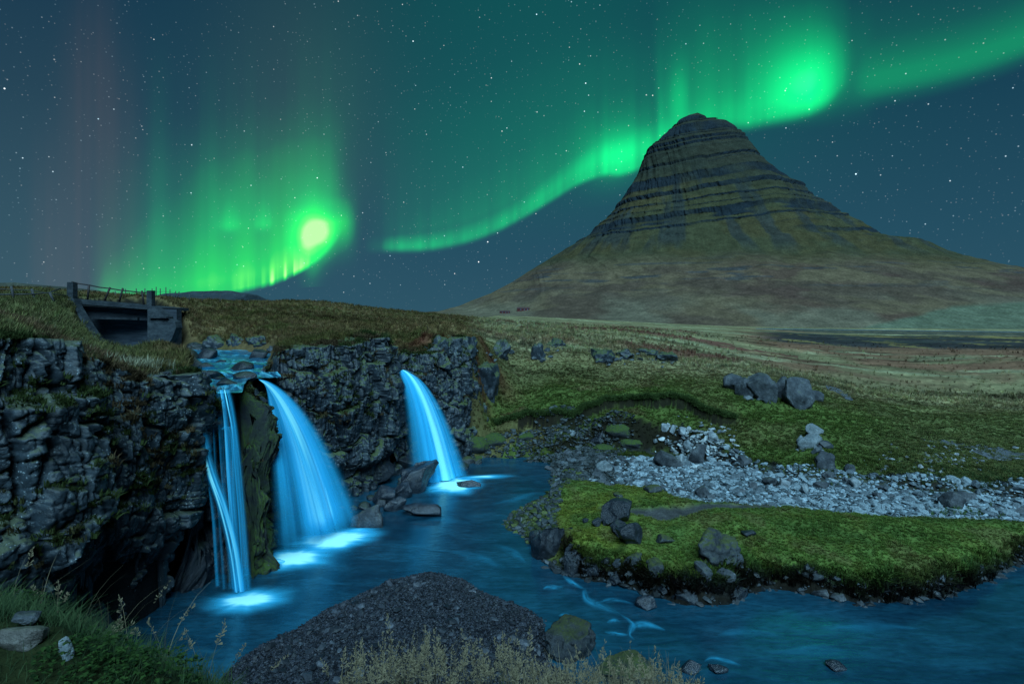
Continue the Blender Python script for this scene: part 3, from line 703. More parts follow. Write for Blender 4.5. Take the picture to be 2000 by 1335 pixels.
def prof_behind(s, z, f): return .25*sstep(3.4, 3.0, z)+.35*sstep(1.6, .3, z)-.15
def prof_right(s, z, f): return .25*sstep(2.5, 0, z)-.6*sstep(3.2, 6, z)*sstep(.35, .8, s)
cliff('rock_cliff', 'tall lichen-spotted basalt cliff at the left edge with a black hollow under its foot', PC1, 620, 330, M_cliff_l, 101, prof_left, capd=1.15)
cliff('rock_cliff', 'dark wet rock wall behind the thin strands of the left waterfall', [D(372, 15.9)]+PC2, 90, 160, M_wet, 102, prof_behind, capd=.8)
cliff('rock_buttress', 'moss covered rock buttress between the left and middle waterfalls', PC3, 150, 230, M_moss, 103, prof_pillar, size=.7, capd=.9, amp=1.35)
cliff('rock_cliff', 'craggy basalt cliff with green moss between the middle and right waterfalls', PC4, 480, 270, M_cliff, 104, prof_mid, size=.85, capd=1.5)
cliff('rock_cliff', 'dark basalt cliff to the right of the right waterfall below red heather', PC5, 230, 190, M_cliff, 105, prof_right, size=.95, capd=1.2)

# ------------------------------------------------------------------ boulders
import bmesh
def ico(sub):
    bm = bmesh.new(); bmesh.ops.create_icosphere(bm, subdivisions=sub, radius=1)
    v = np.array([q.co[:] for q in bm.verts]); f = np.array([[x.index for x in q.verts] for q in bm.faces]); bm.free(); return v, f
ICO = {s: ico(s) for s in (1, 2, 3, 4, 5)}
def rock_shape(seed, sub, ang=.8, cuts=9, rough=.06):
    rs = np.random.RandomState(seed); v, f = ICO[sub]; v = v.copy()
    v = v*(1+.18*fbm3(v, 1.1, 2, seed)[:, None])
    for i in range(cuts):
        n = rs.normal(size=3); n /= np.linalg.norm(n); dd = rs.uniform(.44, .84)
        t = v@n-dd; v = v-np.maximum(0, t)[:, None]*n*ang
    if rough and sub >= 3:
        n0 = v/np.linalg.norm(v, axis=1)[:, None]
        rid = 1-np.abs(fbm3(v, 2.6, 3, seed+9))
        v = v+n0*(fbm3(v, 2.2, 4, seed+3)*rough-.0+(rid-.75)*rough*.7)[:, None]
    ext = (v.max(0)-v.min(0))/2; c = (v.max(0)+v.min(0))/2
    return (v-c)/ext, f
def boulder(name, label, pos, size, seed, mat, rz=0, sub=4, ang=.95, cuts=15, sink=.2, tilt=(0, 0), rough=.13, cat='boulder', group=None):
    v, f = rock_shape(seed, sub, ang, cuts, rough)
    v = v*np.array(size)/2
    for ax, a in ((0, tilt[0]), (1, tilt[1])):
        c, s = math.cos(a), math.sin(a); R = np.eye(3); i, j = [(1, 2), (2, 0)][ax]; R[i, i] = c; R[j, j] = c; R[i, j] = -s; R[j, i] = s; v = v@R.T
    v[:, 2] += -v[:, 2].min()-size[2]*sink
    o = mesh_np(name, v, f.astype(np.int32), mat); o.location = pos; o.rotation_euler = (0, 0, rz)
    tag(o, label, cat, group); return o
MB_grey = rock_mat('boulder_grey', (.022, .028, .036), (.070, .080, .092), .5, .35, (.08, .10, .025), scale=1.4, rough=.75, local=True, lichcol=(.26, .29, .31), mossz=(.75, 1.1))
MB_pale = rock_mat('boulder_pale', (.10, .125, .14), (.22, .25, .27), .3, 0, scale=1.8, rough=.8, local=True)
MB_dark = rock_mat('boulder_dark', (.009, .012, .018), (.026, .033, .043), .12, .3, (.08, .11, .02), scale=1.7, rough=.4, local=True, mossz=(.75, 1.15))
MB_mossy = rock_mat('boulder_mossy', (.012, .016, .020), (.05, .060, .068), .35, .95, (.060, .075, .014), (.025, .036, .009), scale=1.6, rough=.6, local=True, mossz=(.35, .95))
MB_wet = rock_mat('boulder_wet', (.010, .014, .022), (.035, .045, .060), .0, 0, scale=1.5, rough=.25, local=True, spec=.6)
MB_stone = rock_mat('river_stone', (.12, .145, .165), (.30, .335, .36), .15, 0, scale=2.5, rough=.8, local=True)
def at(px, py, z=None):
    """ground (or water) point seen at a photo position"""
    if z is None: return hit(px, py)
    x, y = G(px, py, z); return x, y, z
def put(name, label, px, py, wpx, hpx, mat, seed, dep=.8, z=None, **kw):
    x, y, zg = at(px, py, z); s = y/F
    kw.setdefault('sink', .18)
    wv = wpx*s; hv = hpx*s/(1-kw['sink'])
    return boulder(name, label, (x, y+wv*dep*.35, zg), (wv*1.06, wv*dep, hv), seed, mat, **kw)
# the outcrop row on the green slope
put('boulder', 'small lichen-grey boulder at the left end of the outcrop row on the green slope', 1437, 764, 40, 34, MB_grey, 201, rz=.2)
put('boulder', 'narrow upright grey boulder second from the left in the outcrop row', 1462, 778, 38, 40, MB_grey, 202, rz=.1)
put('boulder', 'broad cracked grey boulder in the middle of the outcrop row on the slope', 1494, 784, 62, 54, MB_grey, 203, sub=5)
put('boulder', 'dark narrow boulder wedged between the two big grey ones of the outcrop row', 1534, 778, 40, 42, MB_grey, 204)
put('boulder', 'largest rounded grey boulder at the right of the outcrop row', 1569, 800, 66, 62, MB_grey, 205, sub=5, rz=.4)
put('boulder', 'small dark boulder leaning on the right side of the largest outcrop boulder', 1598, 784, 24, 22, MB_grey, 206)
put('stone_slab', 'pale tilted stone slab lying uppermost of two on the grass bank', 1592, 850, 34, 16, MB_pale, 207, tilt=(.25, .3), cat='stone slab')
put('stone_slab', 'larger pale triangular stone slab below the other on the grass bank', 1587, 876, 50, 26, MB_pale, 208, tilt=(.35, 0), cat='stone slab', cuts=12)
put('boulder', 'small pale stone left of the two slabs on the grass bank', 1566, 868, 14, 18, MB_pale, 209, sub=3)
put('boulder', 'white-flecked lichen boulder in the grass below the slabs', 1620, 918, 42, 36, MB_grey, 210)
put('boulder', 'small pale boulder right of the white-flecked boulder', 1663, 922, 20, 16, MB_grey, 211, sub=3)
put('boulder', 'black square block on the mossy shore under the turf edge', 1170, 866, 32, 24, MB_dark, 212, cuts=14, ang=1)
put('boulder', 'pale flat stone under the turf edge left of the black square block', 1118, 852, 18, 12, MB_pale, 213, sub=3)
# boulders in the dry stream bed
for i, (px, py, w_, h_, m_, lb_) in enumerate([
    (1305, 913, 46, 30, MB_grey, 'large dark grey boulder with a sloping top at the upper edge of the pale stones'),
    (1368, 905, 44, 38, MB_grey, 'rounded grey boulder with white speckles at the upper edge of the pale stones'),
    (1330, 912, 22, 26, MB_stone, 'pale upright stone between the two big grey boulders of the stream bed'),
    (1348, 882, 24, 22, MB_stone, 'pale rounded stone above the speckled grey boulder'),
    (1338, 850, 22, 16, MB_stone, 'pale stone at the top of the stone heap under the turf edge'),
    (1302, 843, 20, 16, MB_stone, 'leaning pale stone at the left top of the stone heap under the turf edge'),
    (1315, 845, 14, 16, MB_stone, 'small leaning pale stone beside the left top stone of the heap'),
    (1395, 862, 26, 20, MB_stone, 'pale stone at the right side of the stone heap under the turf edge'),
    (1455, 908, 34, 18, MB_grey, 'low grey boulder half sunk in grass above the pale stones'),
    (1182, 922, 32, 22, MB_pale, 'smooth pale boulder among the stones at the left end of the dry stream bed'),
    (1508, 950, 34, 18, MB_grey, 'grey boulder in the middle of the dry stream bed'),
    (1575, 966, 22, 20, MB_stone, 'square pale stone at the grassy lower edge of the dry stream bed'),
    (1535, 952, 26, 16, MB_stone, 'flat pale stone left of the square pale stone in the stream bed'),
    (1608, 955, 30, 14, MB_grey, 'brownish flat boulder in the stream bed below the lichen boulder'),
    (1625, 938, 26, 18, MB_grey, 'rounded grey boulder at the grass edge above the brownish flat boulder'),
    (1674, 952, 28, 18, MB_stone, 'pale pointed stone where the dry stream bed narrows'),
    (1868, 992, 46, 30, MB_grey, 'bluish boulder beside a green tuft at the right of the stream bed'),
    (1885, 982, 40, 22, MB_grey, 'second bluish boulder behind the one beside the green tuft'),
    (1375, 972, 26, 20, MB_grey, 'dark blocky boulder at the lower edge of the pale stones by the island')]):
    put('boulder', lb_, px, py, w_, h_, m_, 230+i, sub=4, rz=i*.7)
# wet rocks in the gorge
put('boulder', 'big angular wet boulder at the foot of the right waterfall', 818, 962, 74, 56, MB_wet, 260, z=0, dep=.7, cuts=13, ang=1, rz=.3, sub=5)
put('boulder', 'wet dark rock below and left of the big boulder at the right waterfall', 782, 975, 40, 30, MB_wet, 261, z=0, cuts=12)
put('boulder', 'wet dark rock against the cliff foot left of the right waterfall pool', 748, 985, 46, 34, MB_wet, 262, z=0)
put('boulder', 'flat wet rock lying in the pool in front of the right waterfall', 822, 1009, 76, 22, MB_wet, 263, z=0, dep=.5, cuts=12)
put('boulder', 'wet rock between the flat rock and the cliff', 770, 998, 44, 26, MB_wet, 264, z=0)
put('boulder', 'pale grey slab beside the foam of the middle waterfall', 714, 1032, 62, 42, MB_grey, 265, z=0, dep=.6, cuts=12, ang=1)
put('boulder', 'long low rock awash in the foam of the right waterfall', 915, 952, 46, 14, MB_wet, 266, z=0, dep=.4)
put('boulder', 'dark rock ledge at the cliff foot behind the big boulder', 735, 945, 60, 44, MB_dark, 267, z=.1)
put('boulder', 'rock on the ledge under the right waterfall veil', 800, 918, 50, 26, MB_dark, 268, z=.2)
# the island
put('boulder', 'largest dark angular boulder standing on the mossy island', 1212, 1027, 64, 46, MB_dark, 270, cuts=12, ang=1, sub=5, rz=.5)
put('boulder', 'small dark stone left of the largest island boulder', 1166, 1027, 20, 15, MB_dark, 271, sub=3)
put('boulder', 'smallest dark stone left of the island boulders', 1144, 1021, 13, 9, MB_dark, 272, sub=3)
put('boulder', 'upright rock with white specks embedded below the largest island boulder', 1232, 1064, 54, 42, MB_dark, 273, cuts=12)
put('boulder', 'black boulder at the left tip of the island standing in the water', 1072, 1096, 66, 64, MB_dark, 274, z=0, cuts=11, sub=5)
put('boulder', 'broken black boulder at the water right of the island tip boulder', 1122, 1120, 56, 50, MB_dark, 275, z=0, cuts=12, sub=5, rz=1)
put('boulder', 'dark rock behind the two boulders at the island tip', 1112, 1080, 60, 40, MB_dark, 276, z=.1)
put('boulder', 'mossy rock face in the island bank right of the broken black boulder', 1252, 1126, 44, 40, MB_mossy, 277, z=.05, cuts=14, rough=.25)
put('rock_outcrop', 'moss capped rock outcrop rising highest on the island', 1410, 1108, 84, 66, MB_mossy, 278, cuts=15, sub=5, rough=.34, cat='outcrop')
put('rock_outcrop', 'mossy rock outcrop at the waterline below the highest island outcrop', 1395, 1168, 84, 62, MB_mossy, 279, z=0, cuts=15, sub=5, rough=.34, cat='outcrop', rz=.4)
put('boulder', 'dark rock at the waterline left of the mossy waterline outcrop', 1340, 1180, 46, 24, MB_dark, 280, z=0)
put('boulder', 'grey block at the right foot of the highest island outcrop', 1438, 1112, 32, 34, MB_grey, 281, cuts=13)
put('boulder', 'low dark stone in the island grass right of the highest outcrop', 1466, 1048, 28, 10, MB_dark, 282, sub=3)
put('boulder', 'low speckled stone in the grass between the island boulders', 1302, 1062, 34, 16, MB_mossy, 283, sub=3)
put('boulder', 'mossy stone pair on the left back of the island', 1278, 962, 34, 14, MB_mossy, 284, sub=3)
put('boulder', 'small mossy stone on the back of the island near the path', 1208, 972, 18, 9, MB_mossy, 285, sub=3)
put('boulder', 'pale broken stones at the waterline of the right island bank', 1610, 1166, 40, 14, MB_grey, 286, z=0, sub=3)
put('boulder', 'flat pale stone in the shallows right of the broken waterline stones', 1640, 1174, 30, 12, MB_grey, 287, z=0, sub=3)
# stream and foreground
put('boulder', 'dark rock in the current in front of the island', 1264, 1192, 40, 24, MB_wet, 290, z=-.02, cuts=11)
put('boulder', 'big boulder half covered in moss at the right end of the gravel bar', 1118, 1288, 96, 56, rock_mat('boulder_half_moss', (.007, .010, .014), (.026, .034, .042), .25, .9, (.040, .050, .010), (.018, .025, .007), scale=1.5, rough=.5, local=True, mossz=(.55, 1.05)), 1291, z=0, cuts=13, sub=5, rz=.9, rough=.2)
put('boulder', 'pale mossy boulder behind the dry grass at the bottom', 1232, 1345, 110, 46, MB_mossy, 292, z=0, sub=5)
put('boulder', 'dark wet stone at the bottom edge right of the dry grass', 1352, 1316, 40, 20, MB_wet, 293, z=0, sub=3)
put('boulder', 'small dark wet stone at the bottom right of the other', 1408, 1316, 36, 12, MB_wet, 294, z=0, sub=3)
put('boulder', 'lone dark stone in the lower right stream', 1640, 1312, 36, 14, MB_wet, 295, z=-.02, sub=3)
put('boulder', 'brown weathered rock in the grass at the bottom left corner', 32, 1272, 78, 44, rock_mat('boulder_brown', (.06, .055, .05), (.12, .11, .10), .3, .2, scale=3, local=True), 296, sink=.2, dep=.6)
put('boulder', 'grey stone above the brown rock in the bottom left grass', 40, 1225, 60, 26, MB_grey, 297, sub=4)
put('boulder', 'white lichened stone on the edge of the black hollow at lower left', 126, 1290, 26, 44, MB_pale, 298, dep=.6)
# rocks set in the island's bank
for i, (px, py, w_, h_, lb_, m_) in enumerate([
    (1160, 1128, 40, 24, 'dark waterline rock right of the broken black boulder', 'd'), (1205, 1138, 46, 22, 'low dark waterline rock in the middle of the island bank', 'd'),
    (1282, 1128, 40, 34, 'grey rock face in the island bank left of the bright moss mound', 'm'), (1240, 1108, 40, 26, 'dark rock in the grass above the grey rock face of the island bank', 'm'),
    (1300, 1160, 36, 16, 'dark low rock at the waterline below the bright moss mound', 'd'), (1375, 1135, 40, 34, 'broken grey rock between the two mossy outcrops of the island', 'g'),
    (1420, 1140, 40, 30, 'broken grey rock right below the highest island outcrop', 'g'), (1440, 1172, 44, 24, 'dark rock at the right foot of the mossy waterline outcrop', 'd'),
    (1048, 1062, 40, 24, 'black rock above the island tip boulder among dark shore stones', 'd'), (1215, 1050, 44, 28, 'dark rock between the largest island boulder and the upright one', 'd'),
    (1385, 1090, 30, 30, 'grey rock on the left flank of the highest island outcrop', 'g'), (1395, 1062, 28, 26, 'grey stone blade on top of the highest island outcrop', 'g')]):
    put('bank_rock', lb_, px, py, w_, h_, {'d': MB_dark, 'm': MB_mossy, 'g': MB_grey}[m_], 1400+i, rough=.2, cuts=15, sink=.25, cat='rock', rz=i)
# outcrops along the plateau edge
for i, (px, py, w_, h_, lb_) in enumerate([
    (852, 690, 44, 38, 'tall grey outcrop block above the right waterfall cliff'),
    (905, 690, 46, 36, 'grey outcrop block left of the red heather above the slope'),
    (880, 676, 30, 24, 'small outcrop block between the two grey blocks above the right waterfall'),
    (975, 696, 40, 36, 'dark rounded outcrop right of the red heather'),
    (945, 760, 54, 56, 'blocky dark outcrop standing at the right end of the cliff'),
    (1052, 700, 26, 34, 'narrow outcrop hanging over the top of the green slope'),
    (1088, 678, 36, 20, 'low outcrop at the skyline of the green slope'),
    (1180, 708, 46, 28, 'flat topped outcrop in the upper middle of the green slope'),
    (1222, 700, 34, 22, 'small outcrop right of the flat topped one'),
    (1268, 694, 36, 16, 'low stony outcrop on the upper slope left of the last one'),
    (1303, 706, 38, 22, 'last outcrop to the right on the upper green slope')]):
    put('rock_outcrop', lb_, px, py+2, w_*1.1, h_, M_cliff, 310+i, cuts=16, ang=1, rough=.28, cat='outcrop', sink=.4, dep=1.1, sub=5)
for i, (px, py, w_, h_, lb_) in enumerate([
    (418, 676, 56, 26, 'long grey bank rock left of centre on the far river bank'),
    (455, 672, 44, 24, 'grey bank rock in the middle of the far river bank'),
    (500, 674, 54, 22, 'grey bank rock at the right of the far river bank'),
    (528, 684, 22, 14, 'small pale rock at the corner where the river turns to the falls'),
    (350, 672, 44, 26, 'bank rock beside the bridge abutment')]):
    put('boulder', lb_, px, py+3, w_, h_, M_cliff if i != 3 else MB_grey, 330+i, cuts=16, rough=.3, sink=.35, sub=5)
# dark wet rocks breaking the upper rapids
CASC_L = ['knobbly dark rock nearest the bridge abutment at the top of the rapids', 'dark rock just right of the knobbly one at the top of the rapids', 'dark rock against the grassy bank at the left of the rapids, below the bridge', 'wet black rock in the left half of the rapids below the knobbly one', 'wet black rock splitting the upper rapids in their middle', 'broad dark rock at the left middle of the rapids', 'dark rock touching the tussock grass left of the rapids', 'small wet rock right of the broad dark rock in the rapids', 'low wet rock between the broad dark rock and the left waterfall lip', 'long wet rock between the left and middle waterfall lips', 'tiny rock awash in the middle of the rapids', 'dark rock crowning the mossy buttress beside the middle waterfall lip', 'low dark rock right on the lip of the left waterfall', 'dark rock at the top of the tall left cliff beside the left lip', 'dark rock on the right bank where the middle waterfall channel starts', 'small wet rock just above the lip of the left waterfall', 'tiny rock awash at the top of the rapids', 'dark rock low on the left bank of the rapids above the left cliff']
CASC = [(345, 682, 50, 26), (372, 690, 40, 22), (320, 698, 44, 24), (352, 706, 46, 24), (395, 702, 44, 22), (368, 722, 50, 24), (340, 728, 40, 22), (402, 722, 34, 14), (400, 738, 40, 14), (462, 726, 50, 20), (428, 712, 20, 9),
        (470, 742, 44, 16), (440, 752, 40, 12), (378, 744, 46, 20), (500, 702, 36, 20), (425, 744, 26, 9), (410, 688, 20, 8), (360, 738, 40, 18)]
for i, (px, py, w_, h_) in enumerate(CASC):
    put('river_rock', CASC_L[i], px, py, w_, h_, M_wet if i % 2 else MB_dark, 350+i, sub=4, cuts=9, rough=.1, cat='rock', group='wet rocks in the upper rapids', dep=.9, sink=.35, z=5.32)
# rubble at the cliff feet
rs = np.random.RandomState(5); nr = 0
for i in range(34):
    s_ = rs.rand(); p_ = catmull(PC4, 200)[0] if i % 3 else catmull(PC5, 200)[0]
    q = p_[int((.42+.5*s_)*199)] if i % 3 else p_[int(s_*150)]
    sz = rs.uniform(.25, .7)
    boulder('rubble_rock', 'wet dark rubble lying at the foot of the gorge cliffs', (q[0]+rs.uniform(.3, 1.1), q[1]-rs.uniform(.2, .9), -.05), (sz, sz*rs.uniform(.7, 1.1), sz*rs.uniform(.5, .9)), 400+i, M_wet if i % 2 else MB_mossy, rz=rs.rand()*6, sub=3, cat='rock', group='rubble at the foot of the cliffs')

# stones: 300 biggest of the dry stream bed as things of their own, the rest as one mass
def low_stone(seed):
    rsx = np.random.RandomState(seed); bm = bmesh.new()
    pts = rsx.normal(size=(15, 3)); pts /= np.linalg.norm(pts, axis=1)[:, None]; pts *= np.array((1, .78, .55))
    for q in pts: bm.verts.new(q)
    g_ = bmesh.ops.convex_hull(bm, input=bm.verts[:])
    bmesh.ops.delete(bm, geom=list({v_ for v_ in g_['geom_interior'] if isinstance(v_, bmesh.types.BMVert)}), context='VERTS')
    bmesh.ops.bevel(bm, geom=bm.edges[:], offset=.10, segments=1, affect='EDGES') if False else None
    me = bpy.data.meshes.new('stone'); bm.to_mesh(me); bm.free(); return me
M_stones = [rock_mat('stone_pale', (.11, .145, .17), (.28, .34, .38), .1, 0, scale=3, rough=.8, local=True), rock_mat('stone_grey', (.05, .066, .08), (.12, .15, .175), .2, 0, scale=3, rough=.8, local=True), rock_mat('stone_dark', (.035, .042, .05), (.09, .10, .115), .2, 0, scale=3, rough=.7, local=True)]
SM = []
for i in range(8):
    for m_ in M_stones:
        me = low_stone(500+i); me.materials.append(m_); SM.append(me)
def bed_pts(n, poly, extra=None, seed=3):
    rsx = np.random.RandomState(seed); poly = np.array(poly); out = []
    lo, hi = poly.min(0), poly.max(0); lo = np.maximum(lo, [-30, 8]); hi = np.minimum(hi, [27, 40])
    while len(out) < n:
        q = lo+rsx.rand(4000, 2)*(hi-lo); d = sdpoly(q[:, 0], q[:, 1], poly)
        ok = (d > -.15) & (np.abs(q[:, 0]/q[:, 1]) < .98)
        if extra is not None: ok &= extra(q)
        # nearer stones show larger: sample them in proportion to the size they show at
        ok &= rsx.rand(len(q)) < np.minimum(1, (17/q[:, 1])**1.5)
        out += q[ok].tolist()
    return np.array(out[:n])
not_isl = lambda q: sdpoly(q[:, 0], q[:, 1], ISL) < .02
bp = bed_pts(300, BED, not_isl, 8); rs = np.random.RandomState(12)
for i, (x, y) in enumerate(bp):
    dark = x/y < .17
    kx = rs.choice([0, 1, 2], p=[.05, .35, .6] if dark else [.42, .42, .16])
    o = bpy.data.objects.new('stone', SM[3*rs.randint(8)+kx]); C.objects.link(o)
    s_ = rs.uniform(.13, .34)
    o.location = (x, y, float(gz(x, y))+s_*.22); o.scale = (s_, s_*rs.uniform(.7, 1), s_*rs.uniform(.7, 1.1)); o.rotation_euler = (rs.uniform(-.35, .35), rs.uniform(-.35, .35), rs.rand()*6.28)
    tag(o, ('pale grey', 'mid grey', 'dark')[kx]+' angular river stone lying in the dry stream bed behind the island', 'stone', 'stones of the dry stream bed')

# ---- instancing of uncountable small things (points with attributes, one object per kind)
def proto_coll(name, meshes):
    c = bpy.data.collections.new(name)
    for i, me in enumerate(meshes):
        o = bpy.data.objects.new(me.name, me); c.objects.link(o)
    return c
def scatter(name, pts, rot, scl, tint, meshes):
    me = bpy.data.meshes.new(name); me.vertices.add(len(pts)); me.vertices.foreach_set('co', np.asarray(pts, np.float32).ravel())
    fattr(me, 'rot', rot, 'FLOAT_VECTOR'); fattr(me, 'scl', scl, 'FLOAT_VECTOR'); fattr(me, 'tint', tint, 'FLOAT_COLOR')
    a = me.attributes.new('idx', 'INT', 'POINT'); a.data.foreach_set('value', np.random.randint(0, len(meshes), len(pts)).astype(np.int32))
    o = bpy.data.objects.new(name, me); C.objects.link(o); tag(o, kind='stuff')
    ng = bpy.data.node_groups.new(name, 'GeometryNodeTree')
    ng.interface.new_socket('Geometry', in_out='INPUT', socket_type='NodeSocketGeometry'); ng.interface.new_socket('Geometry', in_out='OUTPUT', socket_type='NodeSocketGeometry')
    n = ng.nodes; l = ng.links
    gi = n.new('NodeGroupInput'); go = n.new('NodeGroupOutput')
    ip = n.new('GeometryNodeInstanceOnPoints'); ci = n.new('GeometryNodeCollectionInfo'); ci.inputs[0].default_value = proto_coll(name+'_kinds', meshes)
    ci.inputs['Separate Children'].default_value = True; ci.inputs['Reset Children'].default_value = True
    def na(nm, typ):
        q = n.new('GeometryNodeInputNamedAttribute'); q.data_type = typ; q.inputs[0].default_value = nm; return q.outputs[0]
    l.new(gi.outputs[0], ip.inputs['Points']); l.new(ci.outputs[0], ip.inputs['Instance']); ip.inputs['Pick Instance'].default_value = True
    l.new(na('idx', 'INT'), ip.inputs['Instance Index'])
    e2r = n.new('FunctionNodeEulerToRotation'); l.new(na('rot', 'FLOAT_VECTOR'), e2r.inputs[0]); l.new(e2r.outputs[0], ip.inputs['Rotation'])
    l.new(na('scl', 'FLOAT_VECTOR'), ip.inputs['Scale']); l.new(ip.outputs[0], go.inputs[0])
    md = o.modifiers.new('scatter', 'NODES'); md.node_group = ng
    return o
def stone_mat(name, rough=.75):
    m, k = new_mat(name); a = k.new('ShaderNodeAttribute', attribute_name='tint', attribute_type='INSTANCER')
    co = k.new('ShaderNodeTexCoord').outputs['Object']; n = k.noise(co, 2.5, 4, .65)
    c = k.mix(1, a.outputs['Color'], k.ramp(n.outputs[0], [(.3, .6), (.7, 1.35)]), 'MULTIPLY')
    k.l.new(principled(k, c, rough, .35), k.out.inputs[0]); return m
M_peb = stone_mat('pebble', .6); PM = []
for i in range(6):
    me = low_stone(600+i); me.name = 'pebble'; me.materials.append(M_peb); PM.append(me)
def stone_field(name, q, smin, smax, c0, c1, seed, tri=2.2, flat=1.0):
    rsx = np.random.RandomState(seed); n = len(q); s_ = smin+(smax-smin)*rsx.rand(n)**tri
    pts = np.stack([q[:, 0], q[:, 1], gz(q[:, 0], q[:, 1])+s_*.2], 1)
    t = rsx.rand(n, 1)**1.5; tint = np.asarray(c0)*(1-t)+np.asarray(c1)*t
    return scatter(name, pts, np.stack([rsx.uniform(-.5, .5, n), rsx.uniform(-.5, .5, n), rsx.rand(n)*6.28], 1), np.stack([s_, s_*rsx.uniform(.7, 1, n), s_*rsx.uniform(.6, 1.1, n)*flat], 1), tint, PM)
q = bed_pts(11000, BED, not_isl, 21)
dk = q[:, 0]/q[:, 1] < .16+.05*np.random.rand(len(q))
stone_field('streambed_stones', q[~dk], .045, .17, (.03, .045, .055), (.27, .34, .39), 31, 1.8)
NSH = [G(x, y, .1) for x, y in [(905, 908), (905, 897), (960, 884), (1060, 874), (1130, 868), (1180, 872), (1240, 880), (1180, 900), (1120, 915), (1080, 900), (1000, 898)]]
q2 = bed_pts(2600, NSH, None, 22)
LSH = [G(x, y, .05) for x, y in [(1120, 925), (1080, 935), (1060, 965), (1000, 995), (985, 1025), (1035, 1055), (1075, 1060), (1085, 1010), (1090, 980), (1140, 945)]]
q3 = bed_pts(2400, LSH, None, 23)
mk_ = np.random.rand(len(q3)) < .4
stone_field('shore_stones', np.vstack([q[dk], q2, q3[~mk_]]), .05, .20, (.010, .014, .015), (.055, .068, .075), 32)
stone_field('mossy_shore_stones', q3[mk_], .06, .20, (.02, .03, .008), (.07, .09, .02), 39)
q4 = bed_pts(46000, BAR, lambda q: (sdpoly(q[:, 0], q[:, 1], BAR)+fbm2(q[:, 0]*.9, q[:, 1]*.9, 3, 14)*.18 > -.12) & (q[:, 1] > 8), 24)
stone_field('gravel', q4, .014, .052, (.004, .005, .008), (.034, .038, .052), 33, 2.5)
ISLE = [G(x, y) for x, y in [(1030, 1085), (1100, 1115), (1180, 1130), (1270, 1154), (1340, 1170), (1420, 1170), (1450, 1152), (1500, 1145), (1580, 1150), (1680, 1172), (1800, 1166), (1900, 1144), (1960, 1116), (2010, 1090), (2010, 1104), (1960, 1128), (1900, 1156), (1800, 1178), (1680, 1186), (1580, 1162), (1500, 1158), (1450, 1168), (1420, 1184), (1340, 1182), (1270, 1167), (1180, 1142), (1100, 1126), (1030, 1096)]]
q7 = bed_pts(900, ISLE, None, 25); stone_field('shore_stones', q7, .03, .20, (.006, .008, .010), (.045, .055, .065), 36, 2.4)
OUT_ = [(852, 690), (905, 690), (975, 696), (1052, 700), (1088, 680), (1180, 708), (1222, 700), (1268, 694), (1303, 706), (1480, 780), (1590, 876)]
q8 = np.array([hit(a+np.random.normal()*14, b+np.random.normal()*5)[:2] for a, b in OUT_ for _ in range(14)]); stone_field('outcrop_rubble', q8, .10, .42, (.02, .026, .032), (.10, .12, .135), 37, 1.6)
q9 = bed_pts(420, BAR, lambda q: (sdpoly(q[:, 0], q[:, 1], BAR) > .1) & (q[:, 1] > 9), 26); stone_field('gravel_cobbles', q9, .05, .17, (.006, .008, .012), (.06, .068, .085), 38, 2.2)
q5 = np.array([hit(1360+np.random.normal()*38, 872+np.random.normal()*22)[:2] for _ in range(260)])
stone_field('heap_stones', q5, .08, .24, (.06, .075, .085), (.40, .44, .46), 34, 1.6)
q6 = np.array([hit(1850+np.random.normal()*70, 895+np.random.normal()*16)[:2] for _ in range(170)]); stone_field('bank_stones', q6, .04, .16, (.06, .07, .08), (.26, .28, .30), 35, 2)

# ------------------------------------------------------------------ water
def water_mat(name, deep, paler, streak=(1, 1, 1), rough=.16, st=.35, sc_=1.2, foam=None):
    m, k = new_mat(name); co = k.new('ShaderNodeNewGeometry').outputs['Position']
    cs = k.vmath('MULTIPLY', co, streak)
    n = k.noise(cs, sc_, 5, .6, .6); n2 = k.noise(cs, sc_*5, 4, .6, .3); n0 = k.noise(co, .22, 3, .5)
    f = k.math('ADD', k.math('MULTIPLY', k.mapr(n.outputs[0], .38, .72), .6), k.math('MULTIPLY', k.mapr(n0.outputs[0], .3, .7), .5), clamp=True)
    c = k.mix(f, deep, paler)  # noise blends a darker and a paler water colour
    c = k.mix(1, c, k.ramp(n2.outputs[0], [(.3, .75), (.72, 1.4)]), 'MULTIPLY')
    if foam:
        fm = k.new('ShaderNodeAttribute', attribute_name='dens').outputs['Fac']
        nn = k.noise(k.new('ShaderNodeAttribute', attribute_name='flow').outputs['Vector'], 1.0, 6, .68, .25)
        fa = k.math('MULTIPLY', k.mapr(nn.outputs[0], .42, .66), fm, clamp=True)
        c = k.mix(fa, c, foam)
    h = k.math('ADD', n.outputs[0], k.math('MULTIPLY', n2.outputs[0], .3))
    k.l.new(principled(k, c, rough, .5, bump(k, h, st, .06)), k.out.inputs[0]); return m
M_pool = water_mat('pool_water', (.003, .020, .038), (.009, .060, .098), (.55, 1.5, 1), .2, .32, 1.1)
xs = np.linspace(-16, 40, 3); pv_ = [(-16, 6, 0), (60, 6, 0), (60, 36, 0), (-16, 36, 0)]
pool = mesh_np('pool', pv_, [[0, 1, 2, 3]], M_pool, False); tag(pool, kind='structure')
M_river = water_mat('river_water', (.004, .045, .09), (.010, .11, .20), (1, 1, 1), .2, .3, 2.0, foam=(.16, .72, .95))
